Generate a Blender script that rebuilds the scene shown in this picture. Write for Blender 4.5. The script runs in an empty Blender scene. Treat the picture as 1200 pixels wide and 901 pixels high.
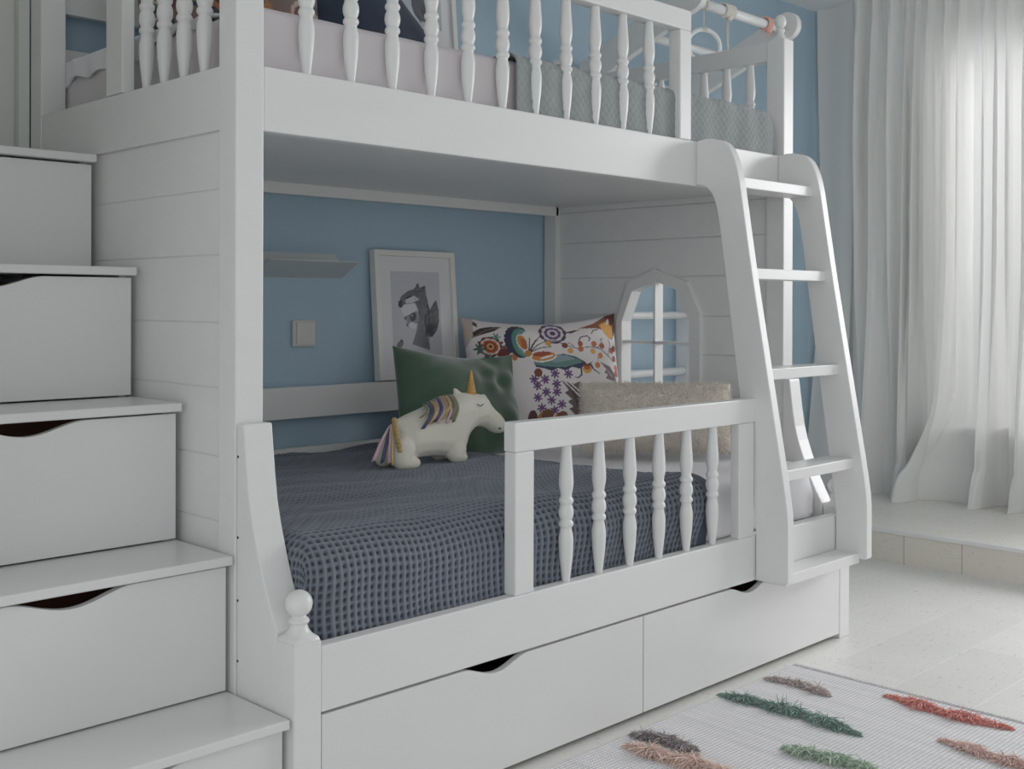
import bpy, bmesh, math, random
import numpy as np
from mathutils import Vector, Matrix

random.seed(7)
rng = np.random.default_rng(11)
scene = bpy.context.scene
COL = scene.collection
PI = math.pi

# ------------------------------------------------------------------ materials
def lin(c):
    def f(v):
        v = v / 255.0
        return v / 12.92 if v <= 0.04045 else ((v + 0.055) / 1.055) ** 2.4
    return tuple(f(v) for v in c)

def lin4(c):
    return (*lin(c), 1.0)

def new_mat(name):
    m = bpy.data.materials.new(name)
    m.use_nodes = True
    nt = m.node_tree
    return m, nt, nt.nodes['Principled BSDF']

def mat_plain(name, rgb, rough=0.5, var=0.04, scale=6.0, bump=0.0, bscale=60.0, metallic=0.0, sheen=0.0, coat=0.0, stretch=None):
    m, nt, b = new_mat(name)
    N, L = nt.nodes, nt.links
    tc = N.new('ShaderNodeTexCoord')
    src = tc.outputs['Object']
    if stretch:
        mp = N.new('ShaderNodeMapping'); mp.inputs['Scale'].default_value = stretch
        L.new(src, mp.inputs['Vector']); src = mp.outputs['Vector']
    nz = N.new('ShaderNodeTexNoise'); nz.inputs['Scale'].default_value = scale; nz.inputs['Detail'].default_value = 4
    L.new(src, nz.inputs['Vector'])
    rp = N.new('ShaderNodeValToRGB')
    c = lin(rgb)
    rp.color_ramp.elements[0].position = 0.3; rp.color_ramp.elements[1].position = 0.7
    rp.color_ramp.elements[0].color = (*[v * (1 - var) for v in c], 1)
    rp.color_ramp.elements[1].color = (*[min(1, v * (1 + var)) for v in c], 1)
    L.new(nz.outputs['Fac'], rp.inputs['Fac']); L.new(rp.outputs['Color'], b.inputs['Base Color'])
    b.inputs['Roughness'].default_value = rough
    b.inputs['Metallic'].default_value = metallic
    if sheen: b.inputs['Sheen Weight'].default_value = sheen
    if coat: b.inputs['Coat Weight'].default_value = coat
    if bump:
        n2 = N.new('ShaderNodeTexNoise'); n2.inputs['Scale'].default_value = bscale; n2.inputs['Detail'].default_value = 3
        L.new(src, n2.inputs['Vector'])
        bp = N.new('ShaderNodeBump'); bp.inputs['Strength'].default_value = bump; bp.inputs['Distance'].default_value = 0.004
        L.new(n2.outputs['Fac'], bp.inputs['Height']); L.new(bp.outputs['Normal'], b.inputs['Normal'])
    return m

def mat_vcol(name, rough=0.7, bump=0.0, bscale=300.0, sheen=0.0):
    m, nt, b = new_mat(name)
    N, L = nt.nodes, nt.links
    a = N.new('ShaderNodeAttribute'); a.attribute_name = 'Col'
    L.new(a.outputs['Color'], b.inputs['Base Color'])
    b.inputs['Roughness'].default_value = rough
    if sheen: b.inputs['Sheen Weight'].default_value = sheen
    if bump:
        tc = N.new('ShaderNodeTexCoord')
        n2 = N.new('ShaderNodeTexNoise'); n2.inputs['Scale'].default_value = bscale
        L.new(tc.outputs['Object'], n2.inputs['Vector'])
        bp = N.new('ShaderNodeBump'); bp.inputs['Strength'].default_value = bump; bp.inputs['Distance'].default_value = 0.002
        L.new(n2.outputs['Fac'], bp.inputs['Height']); L.new(bp.outputs['Normal'], b.inputs['Normal'])
    return m

def mat_tile(name, c1, c2, cm, axes=(0, 1, 2), off=(0, 0, 0), bw=0.9, rh=0.3):
    m, nt, b = new_mat(name)
    N, L = nt.nodes, nt.links
    tc = N.new('ShaderNodeTexCoord')
    mp = N.new('ShaderNodeMapping'); mp.inputs['Location'].default_value = off
    sxyz = N.new('ShaderNodeSeparateXYZ'); cxyz = N.new('ShaderNodeCombineXYZ')
    L.new(tc.outputs['Object'], sxyz.inputs[0])
    for k_, ax in enumerate(axes): L.new(sxyz.outputs[ax], cxyz.inputs[k_])
    L.new(cxyz.outputs[0], mp.inputs['Vector'])
    br = N.new('ShaderNodeTexBrick')
    br.inputs['Color1'].default_value = lin4(c1); br.inputs['Color2'].default_value = lin4(c2); br.inputs['Mortar'].default_value = lin4(cm)
    br.inputs['Scale'].default_value = 1.0; br.inputs['Brick Width'].default_value = bw; br.inputs['Row Height'].default_value = rh
    br.inputs['Mortar Size'].default_value = 0.0022; br.inputs['Mortar Smooth'].default_value = 0.3
    L.new(mp.outputs['Vector'], br.inputs['Vector'])
    # cork flecks, short dashes along the boards
    m2 = N.new('ShaderNodeMapping'); m2.inputs['Scale'].default_value = (34, 150, 60)
    L.new(cxyz.outputs[0], m2.inputs['Vector'])
    nz = N.new('ShaderNodeTexNoise'); nz.inputs['Scale'].default_value = 1.0; nz.inputs['Detail'].default_value = 3; nz.inputs['Distortion'].default_value = 0.6
    L.new(m2.outputs['Vector'], nz.inputs['Vector'])
    rp = N.new('ShaderNodeValToRGB')
    rp.color_ramp.elements[0].position = 0.31; rp.color_ramp.elements[0].color = (1, 1, 1, 1)
    rp.color_ramp.elements[1].position = 0.40; rp.color_ramp.elements[1].color = (0, 0, 0, 1)
    L.new(nz.outputs['Fac'], rp.inputs['Fac'])
    n3 = N.new('ShaderNodeTexNoise'); n3.inputs['Scale'].default_value = 3.0; n3.inputs['Detail'].default_value = 4
    L.new(m2.outputs['Vector'], n3.inputs['Vector'])
    n3.inputs['Scale'].default_value = 0.10
    mul = N.new('ShaderNodeMath'); mul.operation = 'MULTIPLY'
    L.new(rp.outputs['Color'], mul.inputs[0]); L.new(n3.outputs['Fac'], mul.inputs[1])
    mx = N.new('ShaderNodeMix'); mx.data_type = 'RGBA'
    L.new(mul.outputs[0], mx.inputs['Factor'])
    L.new(br.outputs['Color'], mx.inputs['A']); mx.inputs['B'].default_value = lin4((172, 169, 163))
    # broad tone variation
    n4 = N.new('ShaderNodeTexNoise'); n4.inputs['Scale'].default_value = 2.2; n4.inputs['Detail'].default_value = 5
    L.new(tc.outputs['Object'], n4.inputs['Vector'])
    r4 = N.new('ShaderNodeValToRGB'); r4.color_ramp.elements[0].color = (0.86, 0.86, 0.85, 1); r4.color_ramp.elements[1].color = (1.08, 1.08, 1.07, 1)
    L.new(n4.outputs['Fac'], r4.inputs['Fac'])
    m4 = N.new('ShaderNodeMix'); m4.data_type = 'RGBA'; m4.blend_type = 'MULTIPLY'; m4.inputs['Factor'].default_value = 1.0
    L.new(mx.outputs['Result'], m4.inputs['A']); L.new(r4.outputs['Color'], m4.inputs['B'])
    L.new(m4.outputs['Result'], b.inputs['Base Color'])
    b.inputs['Roughness'].default_value = 0.42
    bp = N.new('ShaderNodeBump'); bp.inputs['Strength'].default_value = 0.15; bp.inputs['Distance'].default_value = 0.002
    L.new(nz.outputs['Fac'], bp.inputs['Height']); L.new(bp.outputs['Normal'], b.inputs['Normal'])
    return m

WHITE = mat_plain('white_painted_wood', (226, 226, 225), 0.34, 0.015, 3.0, 0.06, 30.0, stretch=(1, 6, 6))
WHITE2 = mat_plain('white_painted_board', (222, 222, 221), 0.30, 0.015, 2.5, 0.04, 25.0)
BLUE = mat_plain('blue_wall_paint', (160, 186, 204), 0.75, 0.02, 4.0, 0.08, 180.0)
WALLW = mat_plain('white_wall_paint', (214, 215, 210), 0.8, 0.015, 4.0, 0.06, 160.0)
CEIL = mat_plain('ceiling_paint', (226, 229, 230), 0.85, 0.01, 3.0, 0.04, 120.0)
DARKWOOD = mat_plain('dark_drawer_wood', (96, 58, 44), 0.6, 0.2, 12.0, 0.1, 60.0, stretch=(1, 8, 8))
SHEET = mat_plain('white_sheet', (226, 224, 228), 0.85, 0.015, 8.0, 0.12, 14.0, sheen=0.2)
PINKSHEET = mat_plain('pale_pink_sheet', (212, 205, 208), 0.85, 0.02, 8.0, 0.12, 12.0, sheen=0.2)
METALW = mat_plain('white_lacquered_metal', (196, 202, 203), 0.35, 0.01, 4.0)
PLASTIC = mat_plain('ivory_plastic', (205, 203, 198), 0.35, 0.01, 4.0)
TUBE = mat_plain('white_enamel_tube', (232, 234, 235), 0.3, 0.01, 4.0)
GREEN = mat_plain('green_velvet', (52, 84, 62), 0.75, 0.25, 5.0, 0.25, 22.0, sheen=0.7)
NAVY = mat_plain('navy_cotton', (34, 46, 66), 0.85, 0.1, 9.0, 0.2, 40.0, sheen=0.2)
HEM = mat_plain('navy_hem', (52, 58, 76), 0.85, 0.1, 30.0, 0.25, 200.0)
PLUSH = mat_plain('cream_canvas', (232, 228, 212), 0.9, 0.03, 10.0, 0.12, 240.0, sheen=0.3)
GOLD = mat_plain('gold_fabric', (203, 158, 84), 0.36, 0.1, 40.0, 0.2, 160.0, metallic=0.45)
FUR = mat_plain('cream_fur', (228, 219, 207), 0.95, 0.06, 26.0, 0.3, 160.0, sheen=0.5)
MATB = mat_plain('picture_mount', (222, 222, 224), 0.7, 0.01, 5.0)
FRAMEW = mat_plain('white_frame_wood', (226, 226, 220), 0.4, 0.02, 6.0, 0.05, 40.0)
INK = mat_plain('black_thread', (25, 22, 24), 0.7, 0.1, 20.0)
VCOL = mat_vcol('printed_cotton', 0.7, 0.25, 420.0, 0.2)
VPRINT = mat_vcol('printed_paper', 0.35)
VWAFFLE = mat_vcol('waffle_cotton', 0.95, 0.3, 500.0, 0.15)
VYARN = mat_vcol('wool_yarn', 0.95, 0.2, 400.0, 0.3)
FLOOR = mat_tile('pale_cork_tile', (229, 228, 224), (222, 221, 217), (236, 236, 233), off=(.02, .1055, 0), rh=.2225)
PLATF = mat_tile('pale_cork_platform', (234, 231, 224), (228, 225, 218), (240, 238, 233), off=(.3, .06, 0), rh=.2225)
RISER = mat_tile('pale_cork_riser', (222, 216, 205), (215, 209, 198), (160, 154, 144), axes=(1, 2, 0), off=(.26, .3, 0), bw=0.236, rh=0.9)
ROPE = mat_plain('white_cord', (218, 213, 204), 0.9, 0.08, 80.0)
PINKCORD = mat_plain('coral_cord', (226, 168, 152), 0.9, 0.08, 80.0)

def mat_curtain():
    m = bpy.data.materials.new('sheer_curtain_cloth'); m.use_nodes = True
    nt = m.node_tree; N, L = nt.nodes, nt.links
    N.remove(N['Principled BSDF']); out = N['Material Output']
    tc = N.new('ShaderNodeTexCoord')
    mp = N.new('ShaderNodeMapping'); mp.inputs['Scale'].default_value = (300, 300, 900)
    L.new(tc.outputs['Object'], mp.inputs['Vector'])
    nz = N.new('ShaderNodeTexNoise'); nz.inputs['Scale'].default_value = 1.0
    L.new(mp.outputs['Vector'], nz.inputs['Vector'])
    rp = N.new('ShaderNodeValToRGB')
    rp.color_ramp.elements[0].color = lin4((230, 230, 227)); rp.color_ramp.elements[1].color = lin4((244, 244, 242))
    L.new(nz.outputs['Fac'], rp.inputs['Fac'])
    df = N.new('ShaderNodeBsdfDiffuse'); tl = N.new('ShaderNodeBsdfTranslucent'); tr = N.new('ShaderNodeBsdfTransparent')
    L.new(rp.outputs['Color'], df.inputs['Color']); L.new(rp.outputs['Color'], tl.inputs['Color'])
    m1 = N.new('ShaderNodeMixShader'); m1.inputs[0].default_value = 0.16
    L.new(df.outputs[0], m1.inputs[1]); L.new(tl.outputs[0], m1.inputs[2])
    m2 = N.new('ShaderNodeMixShader'); m2.inputs[0].default_value = 0.05
    L.new(m1.outputs[0], m2.inputs[1]); L.new(tr.outputs[0], m2.inputs[2])
    L.new(m2.outputs[0], out.inputs['Surface'])
    return m
CURTAIN = mat_curtain()

def mat_glass():
    m = bpy.data.materials.new('window_glass'); m.use_nodes = True
    nt = m.node_tree; N, L = nt.nodes, nt.links
    N.remove(N['Principled BSDF']); out = N['Material Output']
    tr = N.new('ShaderNodeBsdfTransparent'); gl = N.new('ShaderNodeBsdfGlossy'); gl.inputs['Roughness'].default_value = 0.03
    fr = N.new('ShaderNodeFresnel'); fr.inputs['IOR'].default_value = 1.25
    mx = N.new('ShaderNodeMixShader')
    L.new(fr.outputs[0], mx.inputs[0]); L.new(tr.outputs[0], mx.inputs[1]); L.new(gl.outputs[0], mx.inputs[2])
    L.new(mx.outputs[0], out.inputs['Surface'])
    return m
GLASS = mat_glass()

# ------------------------------------------------------------------ object helpers
def tag(o, label=None, cat=None, group=None, kind=None):
    if label: o['label'] = label
    if cat: o['category'] = cat
    if group: o['group'] = group
    if kind: o['kind'] = kind
    return o

def empty(name, loc, label=None, cat=None, group=None):
    o = bpy.data.objects.new(name, None); COL.objects.link(o)
    o.location = loc; o.empty_display_size = 0.05
    return tag(o, label, cat, group)

def worldloc(o):
    v = Vector((0, 0, 0))
    while o is not None:
        v += o.location; o = o.parent
    return v

def link(name, me, parent=None, bevel=0.0, loc=(0, 0, 0)):
    """loc is in world space (mesh data already in world space keeps loc = 0)."""
    o = bpy.data.objects.new(name, me); COL.objects.link(o)
    if parent is not None:
        o.parent = parent
        o.location = Vector(loc) - worldloc(parent)
    else:
        o.location = loc
    if bevel:
        bv = o.modifiers.new('bevel', 'BEVEL'); bv.width = bevel; bv.segments = 2; bv.limit_method = 'ANGLE'; bv.angle_limit = math.radians(40)
        bv.harden_normals = False
    return o

class MB:
    def __init__(s):
        s.v = []; s.f = []
    def add(s, vs, fs):
        n = len(s.v); s.v += [tuple(v) for v in vs]; s.f += [tuple(i + n for i in f) for f in fs]; return s
    def box(s, x0, x1, y0, y1, z0, z1):
        vs = [(x, y, z) for x in (x0, x1) for y in (y0, y1) for z in (z0, z1)]
        return s.add(vs, [(0, 1, 3, 2), (4, 6, 7, 5), (0, 4, 5, 1), (2, 3, 7, 6), (0, 2, 6, 4), (1, 5, 7, 3)])
    def prism(s, pts, axis, a0, a1):
        """closed polygon pts extruded along an axis; pts are the two other coordinates in order."""
        def P(p, a):
            if axis == 'x': return (a, p[0], p[1])
            if axis == 'y': return (p[0], a, p[1])
            return (p[0], p[1], a)
        n = len(pts)
        vs = [P(p, a0) for p in pts] + [P(p, a1) for p in pts]
        fs = [tuple(range(n))[::-1], tuple(range(n, 2 * n))] + [(i, (i + 1) % n, n + (i + 1) % n, n + i) for i in range(n)]
        return s.add(vs, fs)
    def lathe(s, prof, c, seg=20):
        """prof: list of (r, z) about the vertical axis through c."""
        n = len(prof); vs = []; fs = []
        for r, z in prof:
            for k in range(seg):
                a = 2 * PI * k / seg
                vs.append((c[0] + r * math.cos(a), c[1] + r * math.sin(a), c[2] + z))
        for i in range(n - 1):
            for k in range(seg):
                k2 = (k + 1) % seg
                fs.append((i * seg + k, i * seg + k2, (i + 1) * seg + k2, (i + 1) * seg + k))
        fs.append(tuple(range(seg))[::-1]); fs.append(tuple(range((n - 1) * seg, n * seg)))
        return s.add(vs, fs)
    def tube(s, path, r, seg=12, closed=False):
        path = [Vector(p) for p in path]; n = len(path); vs = []; fs = []
        rr = r if isinstance(r, (list, tuple)) else [r] * n
        ref = None
        for i, p in enumerate(path):
            a = path[(i - 1) % n] if (closed or i > 0) else p
            b = path[(i + 1) % n] if (closed or i < n - 1) else p
            d = (b - a).normalized()
            if ref is None:
                ref = Vector((0, 0, 1)) if abs(d.z) < 0.9 else Vector((1, 0, 0))
            u = d.cross(ref).normalized(); w = u.cross(d).normalized(); ref = w
            for k in range(seg):
                t = 2 * PI * k / seg
                vs.append(p + (u * math.cos(t) + w * math.sin(t)) * rr[i])
        m = n if closed else n - 1
        for i in range(m):
            j = (i + 1) % n
            for k in range(seg):
                k2 = (k + 1) % seg
                fs.append((i * seg + k, j * seg + k, j * seg + k2, i * seg + k2))
        if not closed:
            fs.append(tuple(range(seg))); fs.append(tuple(range((n - 1) * seg, n * seg))[::-1])
        return s.add(vs, fs)
    def ellipsoid(s, c, r, nu=20, nv=12, M=None):
        vs = []; fs = []
        for j in range(nv + 1):
            th = PI * j / nv
            for k in range(nu):
                a = 2 * PI * k / nu
                p = Vector((r[0] * math.sin(th) * math.cos(a), r[1] * math.sin(th) * math.sin(a), r[2] * math.cos(th)))
                if M is not None: p = M @ p
                vs.append((c[0] + p.x, c[1] + p.y, c[2] + p.z))
        for j in range(nv):
            for k in range(nu):
                k2 = (k + 1) % nu
                fs.append((j * nu + k, (j + 1) * nu + k, (j + 1) * nu + k2, j * nu + k2))
        return s.add(vs, fs)
    def mesh(s, name, mat, smooth=False, angle=None):
        me = bpy.data.meshes.new(name); me.from_pydata(s.v, [], s.f); me.update()
        bm = bmesh.new(); bm.from_mesh(me)
        bmesh.ops.remove_doubles(bm, verts=bm.verts, dist=1e-6)
        bmesh.ops.recalc_face_normals(bm, faces=bm.faces)
        bm.to_mesh(me); bm.free()
        if isinstance(mat, (list, tuple)):
            for m_ in mat: me.materials.append(m_)
        else:
            me.materials.append(mat)
        if smooth: me.shade_smooth()
        if angle: 
            me.shade_smooth()
            try: me.set_sharp_from_angle(angle=math.radians(angle))
            except Exception: pass
        return me
    def obj(s, name, mat, parent=None, bevel=0.0, smooth=False, angle=None):
        return link(name, s.mesh(name, mat, smooth, angle), parent, bevel)

def grid_mesh(name, V, nu, nv, mat, colors=None, flip=False, smooth=True, loop_u=False):
    """V: (nu*nv,3) array, index i*nv+j"""
    i, j = np.meshgrid(np.arange(nu - 1), np.arange(nv - 1), indexing='ij')
    a = (i * nv + j).ravel(); b = ((i + 1) * nv + j).ravel(); c = ((i + 1) * nv + j + 1).ravel(); d = (i * nv + j + 1).ravel()
    F = np.stack([a, b, c, d] if not flip else [d, c, b, a], 1)
    return raw_mesh(name, V, F, mat, colors, smooth)

def raw_mesh(name, V, F, mat, colors=None, smooth=True):
    me = bpy.data.meshes.new(name)
    V = np.asarray(V, dtype=np.float32); F = np.asarray(F, dtype=np.int32)
    k = F.shape[1]
    me.vertices.add(len(V)); me.vertices.foreach_set('co', V.ravel())
    me.loops.add(F.size); me.loops.foreach_set('vertex_index', F.ravel())
    me.polygons.add(len(F)); me.polygons.foreach_set('loop_start', np.arange(0, F.size, k, dtype=np.int32))
    me.update(calc_edges=True); me.validate()
    if colors is not None:
        at = me.color_attributes.new('Col', 'FLOAT_COLOR', 'POINT')
        C4 = np.ones((len(V), 4), dtype=np.float32); C4[:, :3] = colors
        at.data.foreach_set('color', C4.ravel())
    me.materials.append(mat)
    if smooth: me.shade_smooth()
    return me

def sstep(a, b, x):
    t = np.clip((x - a) / (b - a), 0, 1); return t * t * (3 - 2 * t)

# ------------------------------------------------------------------ painting into vertex colours
class Paint:
    def __init__(s, cx, cy, base):
        s.x, s.y = cx, cy
        s.C = np.tile(np.array(lin(base), dtype=np.float64), (len(cx), 1))
    def _set(s, m, col):
        s.C[m] = lin(col)
    def ell(s, cx, cy, rx, ry, col, rot=0.0):
        t = math.radians(rot); dx, dy = s.x - cx, s.y - cy
        u = dx * math.cos(t) + dy * math.sin(t); v = -dx * math.sin(t) + dy * math.cos(t)
        s._set((u / rx) ** 2 + (v / ry) ** 2 < 1, col)
    def poly(s, pts, col):
        ins = np.zeros(len(s.x), bool); n = len(pts)
        for i in range(n):
            x0, y0 = pts[i]; x1, y1 = pts[(i + 1) % n]
            if y0 == y1: continue
            c = ((y0 > s.y) != (y1 > s.y)) & (s.x < (x1 - x0) * (s.y - y0) / (y1 - y0) + x0)
            ins ^= c
        s._set(ins, col)
    def line(s, pts, w, col, w2=None):
        n = len(pts) - 1
        for i in range(n):
            x0, y0 = pts[i]; x1, y1 = pts[i + 1]
            dx, dy = x1 - x0, y1 - y0; l2 = dx * dx + dy * dy + 1e-9
            t = np.clip(((s.x - x0) * dx + (s.y - y0) * dy) / l2, 0, 1)
            ww = w if w2 is None else w + (w2 - w) * (i + t) / n
            s._set((s.x - x0 - t * dx) ** 2 + (s.y - y0 - t * dy) ** 2 < (ww / 2) ** 2, col)
    def flower(s, cx, cy, r, col, n=7, off=0.0):
        for k in range(n):
            a = off + 2 * PI * k / n
            s.ell(cx + math.cos(a) * r * .6, cy + math.sin(a) * r * .6, r * .46, r * .2, col, math.degrees(a))
        s.ell(cx, cy, r * .35, r * .35, col)
    def rosette(s, cx, cy, r, cols):
        for k, c in enumerate(cols):
            rr = r * (1 - k / len(cols))
            for q in range(9):
                a = 2 * PI * q / 9 + k
                s.ell(cx + math.cos(a) * rr * .6, cy + math.sin(a) * rr * .6, rr * .45, rr * .4, c)
            s.ell(cx, cy, rr * .7, rr * .7, c)

# ------------------------------------------------------------------ pillow
def pillow_arrays(w, h, t, nx, ny, pinch=0.06, wr=0.006, seed=1, sag=0.0):
    r = np.random.default_rng(seed)
    u = np.linspace(-1, 1, nx); v = np.linspace(-1, 1, ny)
    U, V_ = np.meshgrid(u, v, indexing='ij')
    X = U * w / 2 * (1 - pinch * (1 - np.abs(V_) ** 2.0) * np.abs(U) ** 2)
    Y = V_ * h / 2 * (1 - pinch * 1.3 * (1 - np.abs(U) ** 2.0) * np.abs(V_) ** 2)
    prof = np.clip((1 - np.abs(U) ** 2.6), 0, 1) ** .55 * np.clip((1 - np.abs(V_) ** 2.6), 0, 1) ** .55
    Z = prof * t / 2
    wrk = np.zeros_like(Z)
    for k in range(14):
        a = r.uniform(0, 2 * PI); fr = r.uniform(5, 16); ph = r.uniform(0, 2 * PI)
        cx, cy = r.choice([-1, 1]), r.choice([-1, 1])
        env = np.exp(-(((U - cx * .8) ** 2 + (V_ - cy * .7) ** 2) / .35))
        wrk += env * np.sin(fr * (math.cos(a) * U + math.sin(a) * V_) + ph)
    low = sum(np.sin(r.uniform(1, 3.2) * U + r.uniform(1, 3.2) * V_ * r.choice([-1, 1]) + r.uniform(0, 6)) for _ in range(4))
    Zf = Z + prof ** .6 * (wr * wrk * .5 + wr * low * .6)
    if sag: Y = Y - sag * (1 - U ** 2) * (V_ > 0) * V_
    return U, V_, X, Y, Zf, -Z

def pillow_mesh(name, w, h, t, M, mat, nx=60, ny=50, colfn=None, **kw):
    U, V_, X, Y, Zf, Zb = pillow_arrays(w, h, t, nx, ny, **kw)
    F1 = np.stack([X.ravel(), Y.ravel(), Zf.ravel()], 1); F2 = np.stack([X.ravel(), Y.ravel(), Zb.ravel()], 1)
    n = nx * ny
    inner = ((np.abs(U) < 1 - 1e-6) & (np.abs(V_) < 1 - 1e-6)).ravel()
    idx2 = np.arange(n).copy(); new = np.cumsum(inner) - 1
    idx2 = np.where(inner, n + new, np.arange(n))
    V = np.concatenate([F1, F2[inner]])
    Mm = np.array(M)
    V = V @ Mm[:3, :3].T + Mm[:3, 3]
    i, j = np.meshgrid(np.arange(nx - 1), np.arange(ny - 1), indexing='ij')
    a = (i * ny + j).ravel(); b = ((i + 1) * ny + j).ravel(); c = b + 1; d = a + 1
    Fa = np.stack([a, b, c, d], 1); Fb = idx2[np.stack([d, c, b, a], 1)]
    F = np.concatenate([Fa, Fb])
    cols = None
    if colfn is not None:
        u = np.concatenate([U.ravel(), U.ravel()[inner]]) * .5 + .5
        v = np.concatenate([V_.ravel(), V_.ravel()[inner]]) * .5 + .5
        cols = colfn(u, v)
    return raw_mesh(name, V, F, mat, cols)

def frame_matrix(c, r, u):
    r = Vector(r).normalized(); u = Vector(u); u = (u - r * u.dot(r)).normalized(); n = r.cross(u)
    return Matrix(((r.x, u.x, n.x, c[0]), (r.y, u.y, n.y, c[1]), (r.z, u.z, n.z, c[2]), (0, 0, 0, 1)))

# ================================================================== THE ROOM
def struct(o): return tag(o, kind='structure')

struct(MB().box(-3.2, 4.25, -4.2, 1.37, -0.08, 0.0).obj('floor', FLOOR))
struct(MB().box(-3.2, 4.3, -4.2, 1.40, 2.55, 2.65).obj('ceiling', CEIL))
struct(MB().box(-0.012, 4.25, 1.27, 1.37, 0, 2.55).obj('wall_back', BLUE))
struct(MB().box(-.66, -0.012, 1.24, 1.37, 0, 2.55).obj('wall_rear', WALLW))
struct(MB().box(-.78, -.66, .2, 1.37, 0, 2.55).obj('shade_wall_left', WALLW))  # unseen wall added to keep light off the stairs and bunk end
struct(MB().box(-0.030, -0.0015, 1.2, 1.24, 0, 2.55).box(-0.075, -0.030, 1.226, 1.24, 0, 2.55).obj('trim_1', WALLW, bevel=0.002))
# wall with the window: four blocks round the opening
WX0, WX1 = 4.15, 4.25
wy0, wy1, wz0, wz1 = -2.5, 0.578, 0.49, 2.27
struct(MB().box(WX0, WX1, wy1, 1.27, 0, 2.55).box(WX0, WX1, -4.2, wy0, 0, 2.55).box(WX0, WX1, wy0, wy1, 0, wz0).box(WX0, WX1, wy0, wy1, wz1, 2.55).obj('wall_right', WALLW))
win = struct(empty('window_1', (4.2, -.96, wz0)))
fr = MB()
for (a, b) in ((wy0, wy0 + .06), (wy1 - .06, wy1), (-1.06, -1.0)):
    fr.box(4.17, 4.23, a, b, wz0, wz1)
fr.box(4.17, 4.23, wy0, wy1, wz0, wz0 + .06).box(4.17, 4.23, wy0, wy1, wz1 - .06, wz1)
fr.obj('window_frame', WHITE2, win, bevel=.003)
MB().box(4.195, 4.203, wy0 + .05, wy1 - .05, wz0 + .05, wz1 - .05).obj('pane', GLASS, win)
MB().box(4.0, 4.18, wy0 - .03, wy1 + .03, wz0 - .035, wz0).obj('window_sill', WHITE2, win, bevel=.006)
# raised platform under the window
struct(MB().box(3.13, 4.15, -4.2, 1.27, 0.0, 0.118).box(3.138, 4.15, -4.2, 1.27, .118, .13).obj('platform', [PLATF, RISER]))
pf = bpy.data.objects['platform']
for p in pf.data.polygons:
    if p.normal.x < -0.5: p.material_index = 1
struct(MB().box(3.122, 3.152, -4.2, 1.27, .116, .1325).obj('trim_2', WHITE2, bevel=.003))
struct(MB().box(2.1, 3.13, 1.256, 1.27, 0, .08).obj('baseboard_back', WHITE2, bevel=.003))

# ================================================================== BUNK BED
bed = empty('bunk_bed', (1.04, .6, 0), 'white painted wooden bunk bed with turned spindles and a wide lower bunk', 'bunk bed')
D = .206          # front plane of the upper bunk
YB = 1.2
def finial(mb, x, y, z, s=1.0, w=1.0):
    h = .029
    vs = [(x - h, y - h, z), (x + h, y - h, z), (x + h, y + h, z), (x - h, y + h, z)]
    rings = [(.029, 0), (.0295, .007), (.024, .012), (.019, .02), (.0165, .028)]
    seg = 24
    V = []; F = []
    for k, (r, dz) in enumerate(rings):
        sq = max(0.0, 1 - k / 3.0)
        for q in range(seg):
            a = 2 * PI * q / seg + PI / 4
            c_, s_ = math.cos(a), math.sin(a)
            m = max(abs(c_), abs(s_))
            rad = r * w * (sq / m + (1 - sq)); rad = min(rad, r * w * 1.4142)
            V.append((x + rad * c_, y + rad * s_, z + dz * s))
    n = len(rings)
    for i in range(n - 1):
        for q in range(seg):
            q2 = (q + 1) % seg
            F.append((i * seg + q, i * seg + q2, (i + 1) * seg + q2, (i + 1) * seg + q))
    F.append(tuple(range(seg))[::-1]); F.append(tuple(range((n - 1) * seg, n * seg)))
    mb.add(V, F)
    prof = [(.0165, .026), (.0155, .030), (.0185, .0325), (.0205, .0365), (.0185, .041), (.0145, .0435), (.0135, .047)]
    R, cz = .026, .069
    for k in range(14):
        th = PI * (1 - (k + .9) / 14.2)
        if R * math.sin(th) < .0135 and math.cos(th) < 0: continue
        prof.append((R * math.sin(th), cz + R * math.cos(th)))
    prof.append((.001, cz + R))
    mb.lathe([(r * w, zz * s) for r, zz in prof], (x, y, z), 24)
    return mb

def post(name, x0, x1, y0, y1, z0, z1, fin=True):
    o = MB().box(x0, x1, y0, y1, z0, z1).obj(name, WHITE, bed, bevel=.003)
    if fin:
        finial(MB(), (x0 + x1) / 2, (y0 + y1) / 2, z1, .9 if z1 > 1 else 1.0, .74 if z1 > 1 else 1.0).obj('finial', WHITE, o, angle=50)
    return o

post('post', 0, .0645, D, D + .065, 0, 1.985)                 # front left
post('post', 2.0225, 2.08, D, D + .065, 0, 1.904)              # front right
post('post', 0, .065, 1.135, YB, 0, 1.985)                     # rear left
post('post', 2.012, 2.078, YB, 1.262, 0, 1.904)                # rear right
post('low_post', 0, .0616, 0, .0616, 0, .4015)
post('low_post', 2.0205, 2.08, 0, .06, 0, .4015)

# flared side boards below each front post
def flare(x0, x1):
    pts = [(D - .002, 0.0), (D - .002, .80), (.180, .80), (.178, .792), (.166, .70), (.158, .65), (.146, .605), (.130, .560), (.108, .505), (.084, .455), (.0625, .415), (.0625, 0.0)]
    return MB().prism(pts, 'x', x0, x1).obj('flared_side', WHITE, bed, bevel=.003)
flare(.002, .068); flare(2.016, 2.078)
for z in (.735, .575, .45, .33):
    MB().tube([(.0012, .1985, z), (.0035, .1985, z)], .0028, 10).obj('screw', INK, bed)

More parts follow.
